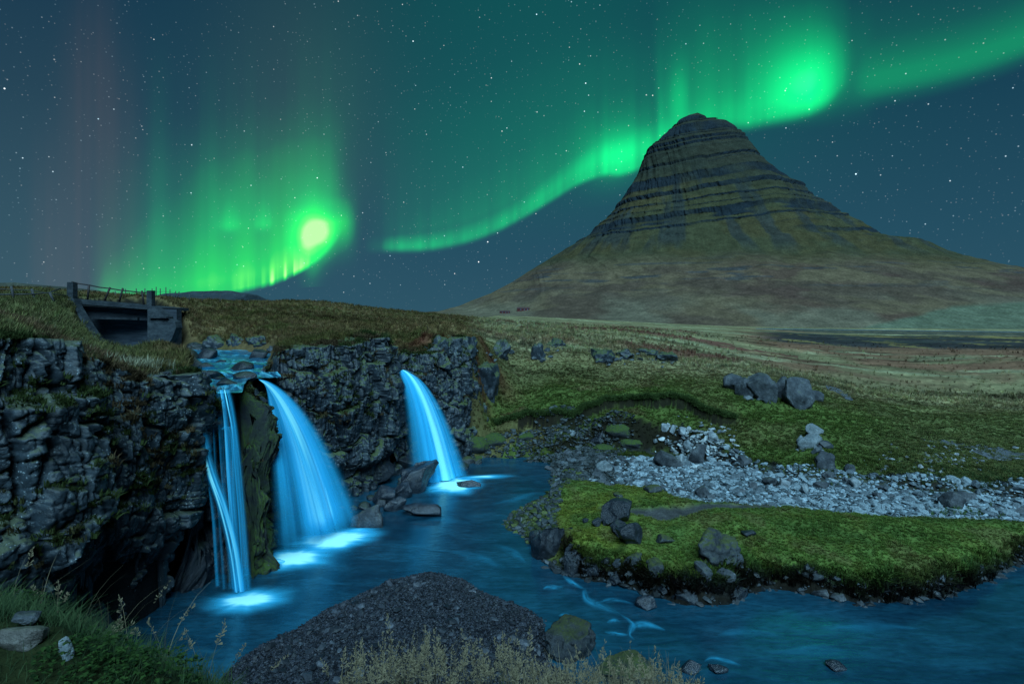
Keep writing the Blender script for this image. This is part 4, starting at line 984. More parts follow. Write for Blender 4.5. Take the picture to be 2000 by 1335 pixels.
def river_strip(name, R, n=160, m=46, ext=1.45, up=0.0):
    pts = [(*a[0], a[1], a[2]) for a in R]; cu, s = catmull(pts, n)
    d = np.gradient(cu[:, :2], axis=0); d /= np.linalg.norm(d, axis=1)[:, None]; nn = np.stack([d[:, 1], -d[:, 0]], 1)
    v = np.linspace(-1, 1, m); X = cu[:, 0][:, None]+nn[:, 0][:, None]*v*cu[:, 2][:, None]*ext; Y = cu[:, 1][:, None]+nn[:, 1][:, None]*v*cu[:, 2][:, None]*ext
    st_ = np.repeat(s[:, None], m, 1); wv_ = v[None]*cu[:, 2][:, None]
    step = .06*np.sin(st_*1.7+wv_*1.3+fbm2(X, Y, 2, 7)*3)
    Zz = cu[:, 3][:, None]+step*sstep(0, 1.5, s[-1]-st_)+fbm2(st_*.8, wv_*5, 3, 8)*.05+up
    o = mesh_np(name, np.stack([X, Y, Zz], -1).reshape(-1, 3), grid_faces(n, m), M_river)
    dens = np.clip(.55+.5*np.sin(st_*1.7+wv_*1.3+fbm2(X, Y, 2, 7)*3+1.2)+.5*sstep(3, 0, s[-1]-st_), 0, 1.3)*sstep(2.0, 5.0, st_)
    fattr(o.data, 'dens', dens.ravel()); fattr(o.data, 'flow', np.stack([st_*.9, wv_*5.5, 0*st_], -1).reshape(-1, 3), 'FLOAT_VECTOR')
    tag(o, kind='structure'); return o
river_strip('river', RIV+RIV_L[1:]); river_strip('river', RIV_M, 70, 30, up=.012); river_strip('river', RIV_R, 50, 20)

# ------------------------------------------------------------------ waterfalls
M_fall = veil_mat('falling_water', (.040, .54, .92), (.34, .92, 1.0))
M_foam = veil_mat('foam', (.06, .62, 1.0), (.50, 1.0, 1.0))
def veil(name, parent, rows, nu, nv, dens, seed, mode='fall', depth=0.0, lift=0.0, bulge=0.0):
    """rows: list of (lip point, base point) across the fall; water leaves the lip level and drops along a parabola"""
    L = np.array([a for a, b in rows], float); B = np.array([b for a, b in rows], float)
    us = np.linspace(0, 1, nu); kk = np.linspace(0, 1, len(L))
    L = np.stack([np.interp(us, kk, L[:, j]) for j in range(3)], 1); B = np.stack([np.interp(us, kk, B[:, j]) for j in range(3)], 1)
    t = np.linspace(0, 1, nv)
    jit = fbm2(us*9+depth*31, us*0+seed, 3, seed)*.05
    hor = t[None]**(1.0)*(1+jit[:, None]*t[None])
    Pt = L[:, None, :2]+(B-L)[:, None, :2]*hor[..., None]
    zz = L[:, None, 2]+(B-L)[:, None, 2]*(t[None]**2*.86+t[None]*.14)
    Pt = Pt+np.array([.35, -.94])*depth*(.25+.75*t[None, :, None])
    UU_, TT_ = np.meshgrid(us, t, indexing='ij')
    V_ = np.concatenate([Pt, zz[..., None]], -1).reshape(-1, 3)
    strk = .50+.75*fbm2(UU_*19+TT_*.8, TT_*.9, 4, seed+1, .7)+1.1*fbm2(UU_*6, TT_*.6, 2, seed+2)
    dn = dens(UU_, TT_)*np.clip(strk+.36, .10, 1.6)
    o = mesh_np(name, V_, grid_faces(nu, nv), M_fall, parent=parent)
    fattr(o.data, 'dens', dn.ravel()); return o
def rel(p, o): return (p[0]-o[0], p[1]-o[1], p[2]-o[2])
def fall(label, base):
    e = empty('waterfall', (0, 0, 0)); tag(e, label, 'waterfall'); return e
bell = lambda x, c, s: np.exp(-((x-c)/s)**2)
edge = lambda U, a=.06: sstep(0, a, U)*sstep(1, 1-a, U)
# middle fall: the broad arc
wf = fall('broad arching blue-white waterfall in the middle, the widest of the three', None)
mrows = [(P(520, 754, 18.9), (*G(528, 1098, .05), .05)), (P(514, 748, 19.2), (*G(574, 1085, .05), .05)), (P(507, 742, 19.6), (*G(640, 1054, .05), .05)), (P(500, 736, 20.1), (*G(722, 1018, .05), .05))]
for i, (dp_, ga) in enumerate([(0, 1), (.16, .7), (-.16, .7)]):
    veil('veil', wf, mrows, 150, 70, lambda U, T: ga*1.15*edge(U, .24)*(.07+.75*bell(U, .30, .13)*sstep(1.15, .5, T)+1.05*bell(U, .66, .17)+.30*bell(U, .88, .12))*(1.25-.60*T)*sstep(1.02, .9, T)*sstep(-.02, .04, T), 610+i*7, depth=dp_)
# right fall
wf = fall('single curved waterfall at the right dropping behind the big wet boulder', None)
rrows = [(P(776, 726, 25.8), (*G(795, 935, .1), .1)), (P(781, 723, 25.9), (*G(838, 940, .1), .1)), (P(788, 722, 26.0), (*G(875, 938, .1), .1)), (P(799, 728, 26.4), (*G(912, 925, .1), .1))]
for i, (dp_, ga) in enumerate([(0, 1), (.2, .7), (-.2, .7)]):
    veil('veil', wf, rrows, 110, 60, lambda U, T: ga*1.2*edge(U, .22)*(.05+.28*bell(U, .35, .2)+1.0*bell(U, .74, .24))*(1.2-.25*T), 640+i*7, depth=dp_)
# left fall: separate thin strands over a ledge
wf = fall('thin stranded waterfall at the left beside the tall cliff, falling over a ledge', None)
def strand(path, w0, w1, ga, seed, nm='strand'):
    cu, s = catmull(path, 70); nu = 26; us = np.linspace(-1, 1, nu); t = np.linspace(0, 1, 70)
    wd = w0+(w1-w0)*t
    X = cu[:, 0][None]+us[:, None]*wd[None]*.94; Y = cu[:, 1][None]+us[:, None]*wd[None]*.2-.12*(1-us[:, None]**2); Zs = cu[:, 2][None]+0*X
    U_, T_ = np.meshgrid(us, t, indexing='ij')
    dn = ga*np.exp(-(U_/.55)**2)*sstep(1, .7, np.abs(U_))*np.clip(.75+1.1*fbm2(U_*4+seed, T_*1.2, 2, seed), .1, 1.6)*(1.15-.45*T_)
    o = mesh_np(nm, np.stack([X, Y, Zs], -1).reshape(-1, 3), grid_faces(nu, 70), M_fall, parent=wf); fattr(o.data, 'dens', dn.ravel())
strand([P(408, 760, 15.75), P(399, 772, 15.5), P(393, 795, 15.3), P(389, 822, 15.2)], .10, .13, 1.0, 1)
strand([P(390, 816, 15.15), P(395, 845, 15.1), P(412, 915, 15.05), P(438, 990, 15.1), P(458, 1070, 15.2), P(470, 1152, 15.35)], .14, .24, 1.4, 2)
strand([P(394, 818, 15.4), P(404, 850, 15.35), P(410, 880, 15.3)], .09, .12, .7, 22)
strand([P(434, 760, 15.9), P(439, 790, 15.75), P(444, 840, 15.65), P(449, 920, 15.55), P(456, 1010, 15.5), P(466, 1150, 15.4)], .05, .15, .9, 3)
strand([P(443, 760, 15.9), P(450, 795, 15.75), P(458, 840, 15.65), P(463, 920, 15.55), P(470, 1010, 15.5), P(478, 1148, 15.45)], .07, .14, .85, 4)
for i_, (x0_, x1_, x2_, g_) in enumerate([(430, 440, 452, .35), (438, 452, 476, .45), (447, 468, 488, .4), (415, 424, 440, .3), (426, 436, 458, .4), (450, 474, 490, .25)]): strand([P(x0_, 759, 15.95), P(x0_+(x1_-x0_)*.35, 800, 15.75), P(x1_, 920, 15.6), P((x1_+x2_)/2, 1030, 15.5), P(x2_, 1146, 15.42)], .03, .07, g_, 40+i_)
strand([P(446, 760, 15.9), P(457, 800, 15.8), P(465, 860, 15.7), P(472, 950, 15.6), P(480, 1040, 15.5), P(484, 1120, 15.45)], .05, .10, .45, 5)
strand([P(408, 870, 15.4), P(410, 930, 15.35), P(420, 1010, 15.3), P(428, 1140, 15.3)], .05, .10, .35, 6)
strand([P(440, 836, 15.5), P(452, 834, 15.5), P(458, 880, 15.5), P(460, 960, 15.45), P(466, 1080, 15.4)], .14, .22, .35, 7)
# foam where the falls land
def foam_disc(px, py, rx, ry, gain, seed, rot=0.0, tail=None, core=.45, zz=.015):
    x, y = G(px, py); nr_, na_ = 26, 180; rr = np.linspace(0, 1, nr_); aa = np.linspace(0, 2*math.pi, na_, endpoint=False)
    R_, A2 = np.meshgrid(rr, aa, indexing='ij')
    jag = 1+.30*fbm2(np.cos(A2)*1.6, np.sin(A2)*1.6, 3, seed)
    lx = R_*np.cos(A2)*rx*jag; ly = R_*np.sin(A2)*ry*jag; c, s = math.cos(rot), math.sin(rot)
    X = x+lx*c-ly*s; Y = y+lx*s+ly*c
    ring = .62+.75*fbm2((X-x)*1.3+seed, (Y-y)*5.5, 4, seed+1)+.18*fbm2(np.cos(A2)*4+R_, np.sin(A2)*4, 2, seed+2)
    dn = gain*(np.exp(-(R_/core)**2)*(1.0+.5*np.clip(ring, 0, 1.5))+.60*(1-R_)**1.5*np.clip(ring, 0, 1.6))*sstep(1, .6, R_)
    o = mesh_np('foam', np.stack([X, Y, zz+.035*np.exp(-(R_/.35)**2)+R_*0], -1).reshape(-1, 3), grid_faces(nr_, na_, True), M_foam); fattr(o.data, 'dens', dn.ravel()); tag(o, kind='stuff')
foam_disc(482, 1172, 1.5, .9, .95, 701, .1)
foam_disc(572, 1090, 1.7, 1.15, 1.0, 702, .1); foam_disc(655, 1054, 2.0, 1.3, 1.35, 703, .3)
foam_disc(540, 1098, .7, .5, .55, 707, 0, zz=.022); foam_disc(700, 1036, 1.1, .45, .5, 708, .2, zz=.026)
foam_disc(888, 946, 1.9, 2.0, 1.4, 704, .2); foam_disc(945, 932, 1.9, .6, .55, 705, .15, zz=.024)
# mist at the feet: low soft puffs are part of the foam sheets' rise; pale current lines in the stream
def current(path, wpx, ga, seed):
    pts = [(*G(a, b), 0) for a, b in path]; cu, s = catmull(pts, 60); d = np.gradient(cu[:, :2], axis=0); d /= np.linalg.norm(d, axis=1)[:, None]+1e-9; nn = np.stack([d[:, 1], -d[:, 0]], 1)
    us = np.linspace(-1, 1, 15); t = np.linspace(0, 1, 60); wd = wpx*cu[:, 1]/F*(.35+.65*np.sin(t*math.pi))
    X = cu[:, 0][:, None]+nn[:, 0][:, None]*us*wd[:, None]; Y = cu[:, 1][:, None]+nn[:, 1][:, None]*us*wd[:, None]*1.8
    T_, U_ = np.meshgrid(t, us, indexing='ij')
    dn = ga*np.where(U_ > 0, np.exp(-(U_/.6)**2), np.exp(-(U_/.35)**2))*np.sin(T_*math.pi)**.7*np.clip(.8+1.0*fbm2(T_*5, U_*3, 3, seed), .1, 1.5)*sstep(1, .75, np.abs(U_))
    o = mesh_np('foam', np.stack([X, Y, np.full_like(X, .012)], -1).reshape(-1, 3), grid_faces(60, 15), M_foam); fattr(o.data, 'dens', dn.ravel()); tag(o, kind='stuff')
for i, (pth_, w_, g_) in enumerate([([(1100, 1124), (1120, 1138), (1142, 1150)], 6, .5), ([(1142, 1148), (1143, 1160), (1150, 1172), (1180, 1185), (1215, 1200)], 9, .45), ([(1060, 1150), (1072, 1146), (1100, 1146)], 5, .55),
    ([(1212, 1200), (1228, 1210), (1238, 1222), (1230, 1238), (1240, 1250)], 5, .5), ([(1228, 1232), (1236, 1222), (1262, 1218), (1300, 1230)], 8, .5), ([(1180, 1234), (1200, 1236), (1228, 1240)], 4, .5), ([(1090, 1202), (1105, 1200), (1120, 1206)], 4, .55),
    ([(1185, 1216), (1200, 1210), (1212, 1214)], 4, .5), ([(1375, 1292), (1390, 1285), (1420, 1290), (1450, 1300)], 5, .45), ([(1160, 1178), (1200, 1170), (1240, 1180)], 5, .3), ([(1400, 1240), (1450, 1232), (1520, 1240)], 9, .16), ([(1600, 1230), (1700, 1222), (1800, 1228)], 12, .14), ([(1500, 1275), (1600, 1268), (1720, 1280)], 12, .14),
    ([(960, 1062), (1000, 1075), (1030, 1100)], 9, .16), ([(880, 1075), (940, 1090), (990, 1110)], 12, .13), ([(800, 1020), (870, 1015), (930, 1025)], 10, .14), ([(960, 985), (1000, 975), (1050, 960)], 10, .15)]):
    current(pth_, w_*1.6, g_*.6, 720+i)
# ------------------------------------------------------------------ the bridge
def box_np(p0, p1, jit=0.0, seed=0):
    (x0, y0_, z0_), (x1, y1, z1) = p0, p1
    return np.array([(x0, y0_, z0_), (x1, y0_, z0_), (x1, y1, z0_), (x0, y1, z0_), (x0, y0_, z1), (x1, y0_, z1), (x1, y1, z1), (x0, y1, z1)], float)
BF = [[0, 3, 2, 1], [4, 5, 6, 7], [0, 1, 5, 4], [1, 2, 6, 5], [2, 3, 7, 6], [3, 0, 4, 7]]
def hexa(name, v, mat, parent, bev=.02):
    o = mesh_np(name, v, BF, mat, False, parent=parent)
    bm = bmesh.new(); bm.from_mesh(o.data)
    bmesh.ops.subdivide_edges(bm, edges=bm.edges[:], cuts=3, use_grid_fill=True)
    vv = np.array([q.co[:] for q in bm.verts])
    nz = fbm3(vv, 2.2, 3, 5)
    for q, a in zip(bm.verts, nz): q.co += q.normal*a*bev
    bm.to_mesh(o.data); bm.free(); return o
def tube(pts, rad, nseg=7, taper=None):
    pts = np.asarray(pts, float); n = len(pts); V_ = []
    for i in range(n):
        t = pts[min(i+1, n-1)]-pts[max(i-1, 0)]; t /= np.linalg.norm(t)+1e-9
        a = np.cross(t, (0.12, 1, .3)); a /= np.linalg.norm(a); b = np.cross(t, a); rr = rad if taper is None else rad*taper[i]
        for j in range(nseg):
            g_ = 2*math.pi*j/nseg; V_.append(pts[i]+rr*(math.cos(g_)*a+math.sin(g_)*b))
    f = grid_faces(n, nseg, True).tolist(); f.append(list(range(nseg))[::-1]); f.append(list(range((n-1)*nseg, n*nseg)))
    return np.array(V_), f
M_conc = plain_mat('old_concrete', (.012, .017, .023), (.040, .049, .057), 2.2, .9, .2, .02, (1, 1, 2.4))
M_concd = plain_mat('stained_concrete', (.016, .022, .032), (.050, .062, .078), 1.6, .85, .25, .02, (.5, 1, 5))
M_rust = plain_mat('rusty_iron', (.012, .010, .012), (.035, .025, .024), 9, .7, .3, .005)
M_post = plain_mat('weathered_wood', (.030, .030, .034), (.075, .075, .078), 9, .9, .1, .008, (4, 4, .6))
br = empty('bridge', (0, 0, 0)); tag(br, 'old concrete bridge with leaning iron railing over the river at far left', 'bridge')
def pb(px, py, Y): return np.array(P(px, py, Y))
def slab(name, tl, tr, thick_px, Yl, Yr, depth, mat):
    a, b = pb(*tl, Yl), pb(*tr, Yr); hl = thick_px*Yl/F; hr = thick_px*Yr/F
    bk_ = np.array((.0, depth, 0))
    v = np.array([a-(0, 0, hl), b-(0, 0, hr), b-(0, 0, hr)+bk_, a-(0, 0, hl)+bk_, a, b, b+bk_, a+bk_])
    return hexa(name, v, mat, br)
slab('kerb_beam', (141, 583), (296, 596), 9, 30, 31.6, .35, M_conc)
slab('deck', (139, 587.5), (298, 600.5), 6, 30.36, 31.96, 3.6, M_conc)
slab('girder', (146, 597), (292, 606), 20, 30.55, 32.1, .5, M_concd)
slab('ledge', (150, 617.5), (268, 620), 4.5, 30.45, 31.7, .3, M_conc)
slab('pier_wall', (140, 600), (345, 604), 100, 31.6, 33.2, .5, M_concd)
# right abutment with its sloping wing wall
def poly_prism(name, pts, depth, mat):
    n = len(pts); a = np.array(pts, float); b = a+np.array((0, depth, 0)); V_ = np.vstack([a, b])
    f = [list(range(n))[::-1], list(range(n, 2*n))]+[[i, (i+1) % n, n+(i+1) % n, n+i] for i in range(n)]
    o = mesh_np(name, V_, [q[::-1] for q in f], mat, False, parent=br); return o
poly_prism('abutment', [pb(288, 596, 31.5), pb(300, 598, 31.5), pb(326, 618.5, 31.3), pb(326, 622, 31.3), pb(342, 628, 31.2), pb(344, 640, 31.1), pb(336, 660, 31.0), pb(318, 690, 30.8), pb(288, 690, 31)], .6, M_conc)
poly_prism('abutment_cap', [pb(290, 617.5, 31.2), pb(324, 617.5, 31.0), pb(325, 621, 31.0), pb(290, 621, 31.2)], .3, M_conc)
poly_prism('wing_wall', [pb(133, 583, 29.7), pb(144, 583, 29.7), pb(147, 598, 29.6), pb(165, 628, 29.2), pb(197, 676, 28.6), pb(198, 690, 28.5), pb(186, 680, 28.6), pb(160, 640, 29.1), pb(138, 600, 29.6)], .5, M_conc)
def bpost(px0, px1, pyt, pyb, Y, mat, nm, d=.32):
    a = pb(px0, pyb, Y); b = pb(px1, pyt, Y); v = box_np((a[0], Y, a[2]), (b[0], Y+d, b[2])); return hexa(nm, v, mat, br, .03)
bpost(130.5, 142.5, 550.5, 587, 29.9, M_conc, 'end_post'); bpost(286, 296, 567, 601, 31.5, M_conc, 'end_post')
def bar(nm, path, rad, parent, mat, Y=None):
    v, f = tube([pb(a, b, c) for a, b, c in path], rad, 6); return mesh_np(nm, v, f, mat, parent=parent)
bar('hand_rail', [(140, 550, 30.1), (155, 554, 30.2), (174, 556.5, 30.4), (195, 561, 30.7), (214, 563, 30.9), (235, 566.5, 31.1), (258, 569, 31.3), (276, 571, 31.5), (288, 571, 31.6)], .035, br, M_rust)
for a, b in (((174, 555.5, 30.4), (171, 585, 30.4)), ((215, 561, 30.9), (204, 588, 30.9)), ((240, 562.5, 31.1), (233, 589, 31.1)), ((277, 567.5, 31.5), (281, 596, 31.5))): bar('rail_post', [a, b], .055, br, M_rust)
# guard rail left of the bridge
gr = empty('guard_rail', (0, 0, 0)); tag(gr, 'sagging wooden guard rail with three posts left of the bridge', 'fence')
for a, b in (((22, 559, 27), (27, 584, 27)), ((62, 564, 27.5), (69, 590, 27.5)), ((97, 571, 28), (105, 588, 28))): bar('post', [a, b], .055, gr, M_post)
bar('rail', [(-40, 573, 26.5), (0, 575, 26.8), (40, 574.5, 27.2), (70, 574, 27.5), (97, 571, 28), (118, 563.5, 29.3)], .032, gr, M_post)
bar('rail', [(-40, 563, 26.5), (22, 565, 27), (62, 567, 27.5), (97, 573, 28), (130, 577, 29)], .02, gr, M_post)
# thin fence poles behind the bridge
pf = empty('wire_fence', (0, 0, 0)); tag(pf, 'line of thin leaning fence poles on the skyline right of the bridge', 'fence')
for a, t, b, ln in [(200, 575, 585, 0), (225, 568, 587, 1), (245, 564, 586, 1), (266, 563, 585, 1), (283, 563, 584, 0), (297, 563, 582, 0), (305, 560, 581, 0), (313, 563, 581, 0), (324, 560.5, 580.5, 0), (332, 565, 580, 0), (343, 568, 580, 0), (350, 569, 580, -4), (370, 574, 588, 0), (395, 574, 589, 0), (430, 574, 590, 0)]:
    bar('pole', [(a, t, 58), (a+ln, b+3, 58)], .045, pf, M_post)
bar('wire', [(296, 570, 58), (324, 569, 58), (350, 573, 58)], .012, pf, M_rust); bar('wire', [(350, 577, 58), (395, 580, 58), (430, 581, 58)], .012, pf, M_rust)

# ------------------------------------------------------------------ road and trails
def strip(name, pts, wd, mat, lift=.02, n=120, m=6, hgt=None):
    cu, s = catmull(pts, n); d = np.gradient(cu[:, :2], axis=0); d /= np.linalg.norm(d, axis=1)[:, None]; nn = np.stack([d[:, 1], -d[:, 0]], 1)
    v = np.linspace(-1, 1, m); w_ = wd if np.ndim(wd) == 0 else np.interp(np.linspace(0, 1, n), np.linspace(0, 1, len(wd)), wd)[:, None]
    jl = 1+(.35*fbm2(s*1.5, s*0, 3, 5)[:, None] if np.ndim(wd) else 0)
    X = cu[:, 0][:, None]+nn[:, 0][:, None]*v*w_*jl; Y = cu[:, 1][:, None]+nn[:, 1][:, None]*v*w_*jl
    Zr = (hgt(X, Y) if hgt else gz(X, Y))+lift
    o = mesh_np(name, np.stack([X, Y, Zr], -1).reshape(-1, 3), grid_faces(n, m), mat); tag(o, kind='structure'); return o
M_road = plain_mat('asphalt', (.07, .12, .18), (.09, .14, .20), .5, .5, .4, .005, local=False)
M_gravel = plain_mat('gravel_track', (.055, .065, .080), (.085, .095, .110), 5, .9, .2, .02, local=False)
ROAD = [(1180, 637, 300), (1300, 639.5, 285), (1480, 641.5, 270), (1650, 643.5, 262), (1850, 646, 255), (2000, 648, 250), (2300, 652, 240)]
rp = np.array([P(*q) for q in ROAD]); rc, _ = catmull(rp, 140)
dr = np.gradient(rc[:, :2], axis=0); dr /= np.linalg.norm(dr, axis=1)[:, None]; nr_ = np.stack([dr[:, 1], -dr[:, 0]], 1)
cross = [(-16, -3.6), (-5.2, -.10), (-4.4, 0), (4.4, 0), (5.2, -.10), (16, -3.6)]
def roadmesh(name, cs, mat, lift=0):
    V_ = np.stack([np.concatenate([rc[:, :2]+nr_*a, (rc[:, 2]+b+lift)[:, None]], 1) for a, b in cs], 1).reshape(-1, 3)
    o = mesh_np(name, V_, grid_faces(len(rc), len(cs)), mat); tag(o, kind='structure'); return o
roadmesh('road_embankment', cross, plain_mat('embankment_turf', (.045, .050, .040), (.085, .08, .055), .35, .95, .05, .1, local=False), -.03)
roadmesh('road', [(-4.3, 0), (4.3, 0)], M_road)
M_line = plain_mat('road_paint', (.65, .68, .70), (.75, .77, .78), 1, .6, .3, .002, local=False)
roadmesh('road_marking', [(-3.6, .006), (-3.45, .006)], M_line); roadmesh('road_marking', [(3.45, .006), (3.6, .006)], M_line)
strip('track', [hit(1596, 746)[:2], hit(1625, 757)[:2], hit(1650, 772)[:2], hit(1660, 782)[:2]], [.25, .55, .55, .2], M_gravel, .035)
strip('track', [hit(1800, 858)[:2], hit(1850, 866)[:2], hit(1910, 880)[:2], hit(1960, 890)[:2], hit(2020, 895)[:2], hit(2100, 897)[:2]], [.25, .4, .5, .8, 1.2, 1.3], M_gravel, .04)

# ------------------------------------------------------------------ farm sheds at the foot of the mountain
from mathutils.bvhtree import BVHTree
bv = BVHTree.FromPolygons([tuple(q) for q in MV], grid_faces(len(lev), len(th), True).tolist())
def hit_m(px, py):
    d = Vector(((px-1000)/F, 1, -(py-HZ)/F)).normalized(); return bv.ray_cast(Vector((0, 0, H)), d, 6000)[0]
M_redw = plain_mat('red_boards', (.060, .012, .012), (.10, .020, .020), .4, .8, .2, .02); M_roofd = plain_mat('dark_roof', (.05, .025, .028), (.075, .035, .035), .4, .7, .3, .02)
for px, py, wpx, hpx, lb_ in ((1022, 606, 24, 6.5, 'dark red farm shed at the mountain foot, right and larger of two'), (986, 611, 20, 5, 'small dark red farm shed at the mountain foot, left of two')):
    h_ = hit_m(px, py) or Vector(((px-1000)/F*900, 900, Z(py, 900))); s_ = h_.y/F
    e = empty('farm_shed', (h_.x, h_.y, h_.z-.3)); tag(e, lb_, 'shed')
    W, Hh, Dd = wpx*s_/2, hpx*s_*.55, 4.5
    mesh_np('wall', box_np((-W, -Dd, -1.5), (W, Dd, Hh)), BF, M_redw, False, parent=e)
    rv = [(-W-.4, -Dd-.5, Hh), (W+.4, -Dd-.5, Hh), (W+.4, 0, Hh*1.85), (-W-.4, 0, Hh*1.85), (-W-.4, Dd+.5, Hh), (W+.4, Dd+.5, Hh)]
    mesh_np('roof', rv, [[0, 1, 2, 3], [3, 2, 5, 4], [1, 5, 2], [0, 3, 4], [0, 4, 5, 1]], M_roofd, False, parent=e)
    for sx_ in (-.5, .1, .6): mesh_np('window', box_np((W*sx_, -Dd-.06, Hh*.35), (W*sx_+W*.16, -Dd+.02, Hh*.75)), BF, M_road, False, parent=e)

# ------------------------------------------------------------------ aurora: curtains of light far beyond the mountain
def aurora_mat(name, stops, gain):
    m, k = new_mat(name); a = k.new('ShaderNodeAttribute', attribute_name='glow').outputs['Fac']
    c = k.ramp(a, stops); e = k.new('ShaderNodeEmission'); k.put(e.inputs[0], c)
    e.inputs[1].default_value = gain
    t = k.new('ShaderNodeBsdfTransparent'); s = k.new('ShaderNodeAddShader'); k.l.new(e.outputs[0], s.inputs[0]); k.l.new(t.outputs[0], s.inputs[1]); k.l.new(s.outputs[0], k.out.inputs[0])
    m.cycles.emission_sampling = 'NONE'; return m
M_aur = aurora_mat('aurora_green', [(0, (0, 0, 0)), (.12, (.000, .045, .008)), (.35, (.000, .25, .030)), (.6, (.004, .54, .035)), (.8, (.10, .84, .06)), (1, (.46, 1.0, .24))], 1.0)
M_aur2 = aurora_mat('aurora_emerald', [(0, (0, 0, 0)), (.12, (.000, .046, .012)), (.35, (.000, .225, .050)), (.7, (.000, .58, .12)), (1, (.05, .95, .30))], 1.0)
def curtain(label, path, mat, dens, Yb=15000, nu=520, nv=110):
    """path: (px, lower edge py, height in px, depth factor); dens(U position px, V height px above the lower edge)"""
    p = np.array(path, float); t = np.linspace(0, 1, nu); cu, s = catmull(p, nu)
    px_, py_, hh, dq = cu.T
    Yd = Yb*dq; v = np.linspace(0, 1, nv)**1.6
    py2 = py_[:, None]-v[None]*hh[:, None]
    X = ((px_-1000)/F*Yd)[:, None]+0*py2; Yy = Yd[:, None]+0*py2; Zz = H-(py2-HZ)*Yd[:, None]/F
    pu = px_[:, None]+0*py2; ph_ = v[None]*hh[:, None]
    dn = dens(pu, ph_, v[None]+0*py2, t[:, None]+0*py2)
    o = mesh_np('aurora_curtain', np.stack([X, Yy, Zz], -1).reshape(-1, 3), grid_faces(nu, nv), mat); fattr(o.data, 'glow', np.clip(dn, 0, 1).ravel()); tag(o, label, 'aurora'); return o
def rays(pu, sc_, seed, a=.5): return 1+a*fbm2(pu/sc_, pu*0, 3, seed)
# A: along the left horizon, rising to a bright fold
def dA(pu, h, v, t):
    am = np.interp(pu, [172, 205, 260, 330, 400, 450, 520, 570, 615, 645, 665, 690], [0, .40, .46, .50, .60, .60, .62, .64, .55, .42, .2, 0])
    low_ = sstep(-2, 14, h)*np.exp(-(h/np.interp(pu, [200, 330, 470, 600], [70, 115, 160, 140])))
    tall = .34*sstep(0, 40, h)*np.exp(-(h/235)**2)*sstep(190, 400, pu)
    ry = .34*sstep(440, 500, pu)*sstep(625, 585, pu)*np.clip(.4+1.6*(fbm2(pu/9, pu*0, 2, 801)), 0, 1.3)*sstep(-2, 8, h)*np.exp(-(h/34)**2)
    return (am*(low_+tall*.9)*rays(pu, 34, 802, .18)*sstep(1, .9, t)+ry)*(1-sstep(.6, 1, v))
curtain('bright green aurora curtain low over the left horizon behind the bridge', [(168, 596, 400, 1.0), (260, 594, 400, 1.0), (350, 590, 400, 1.05), (450, 578, 400, 1.0), (530, 560, 400, .95), (585, 536, 380, .93), (625, 512, 350, .95), (655, 480, 310, 1.0), (675, 450, 270, 1.05), (700, 438, 240, 1.1)], M_aur, dA)
def blobd(cx, cy, rx, ru, rd, pk, base):
    def f(pu, h, v, t):
        y = h-base; q = ((pu-cx)/rx)**2+np.where(y > 0, (y/ru)**2, (y/rd)**2)
        return pk*(np.exp(-q**1.5)*.75+.25*np.exp(-q*.35))*(1-sstep(.8, 1, v))*sstep(0, .12, v)*sstep(0, .16, t)*sstep(1, .84, t)
    return f
curtain('pale yellow-green knot of aurora, the brightest spot in the sky', [(530, 570, 260, 1.02), (615, 560, 260, 1.0), (720, 560, 260, 1.02)], M_aur, lambda pu, h, v, t: np.clip(
    0.86*np.exp(-(((pu-(610+12*fbm2(h/24, h*0, 2, 5)))/np.clip(34+.20*(h-100), 12, 40))**2+((h-102)/np.where(h > 102, 46, 60))**2)**.88)+.30*np.exp(-(((pu-638)/20)**2+((h-96)/38)**2))+.36*np.exp(-((pu-614)/48)**2)*sstep(30, 110, h)*np.exp(-np.maximum(0, h-125)/58)+.34*np.exp(-((pu-674)/20)**2-((h-122)/46)**2), 0, 1)*(1-sstep(.8, 1, v))*sstep(0, .16, t)*sstep(1, .85, t), nv=130)
curtain('two faint green aurora patches above the left horizon curtain', [(400, 468, 120, .98), (470, 466, 130, .98), (550, 462, 150, .98)], M_aur, lambda pu, h, v, t: (.34*np.exp(-((pu-448)/24)**2)+.32*np.exp(-((pu-514)/24)**2)+.03)*rays(pu, 12, 803, .35)*sstep(0, 34, h)*np.exp(-(np.maximum(h-24, 0)/44))*sstep(0, .15, t)*sstep(1, .85, t)*(1-sstep(.7, 1, v)))
# tall faint rays above the left curtain, and dull reddish pillars at the far left
M_aur3 = aurora_mat('aurora_red', [(0, (0, 0, 0)), (1, (.11, .045, .030))], 1.0)
curtain('faint reddish pillars of aurora at the far left of the sky', [(20, 600, 760, 1.3), (120, 600, 760, 1.3), (230, 600, 760, 1.3), (360, 600, 760, 1.3)], M_aur3, lambda pu, h, v, t: (.17*np.exp(-((pu-150-.06*h)/50)**2)+.16*np.exp(-((pu-235)/40)**2)*sstep(600, 300, h)+.12*np.exp(-((pu-90)/30)**2)*sstep(420, 100, h))*rays(pu, 22, 841, .5)*sstep(0, .15, t)*sstep(1, .85, t)*(1-sstep(.55, 1, v)))
curtain('tall faint green and grey rays standing above the left curtain', [(230, 560, 560, 1.2), (420, 540, 560, 1.2), (600, 500, 560, 1.2), (740, 470, 560, 1.2)], M_aur2, lambda pu, h, v, t: .105*np.clip(.55+1.3*fbm2(pu/34, pu*0, 3, 842), .1, 1.4)*sstep(0, 120, h)*np.exp(-(h/300)**2)*sstep(0, .2, t)*sstep(1, .75, t)*(1-sstep(.6, 1, v)))
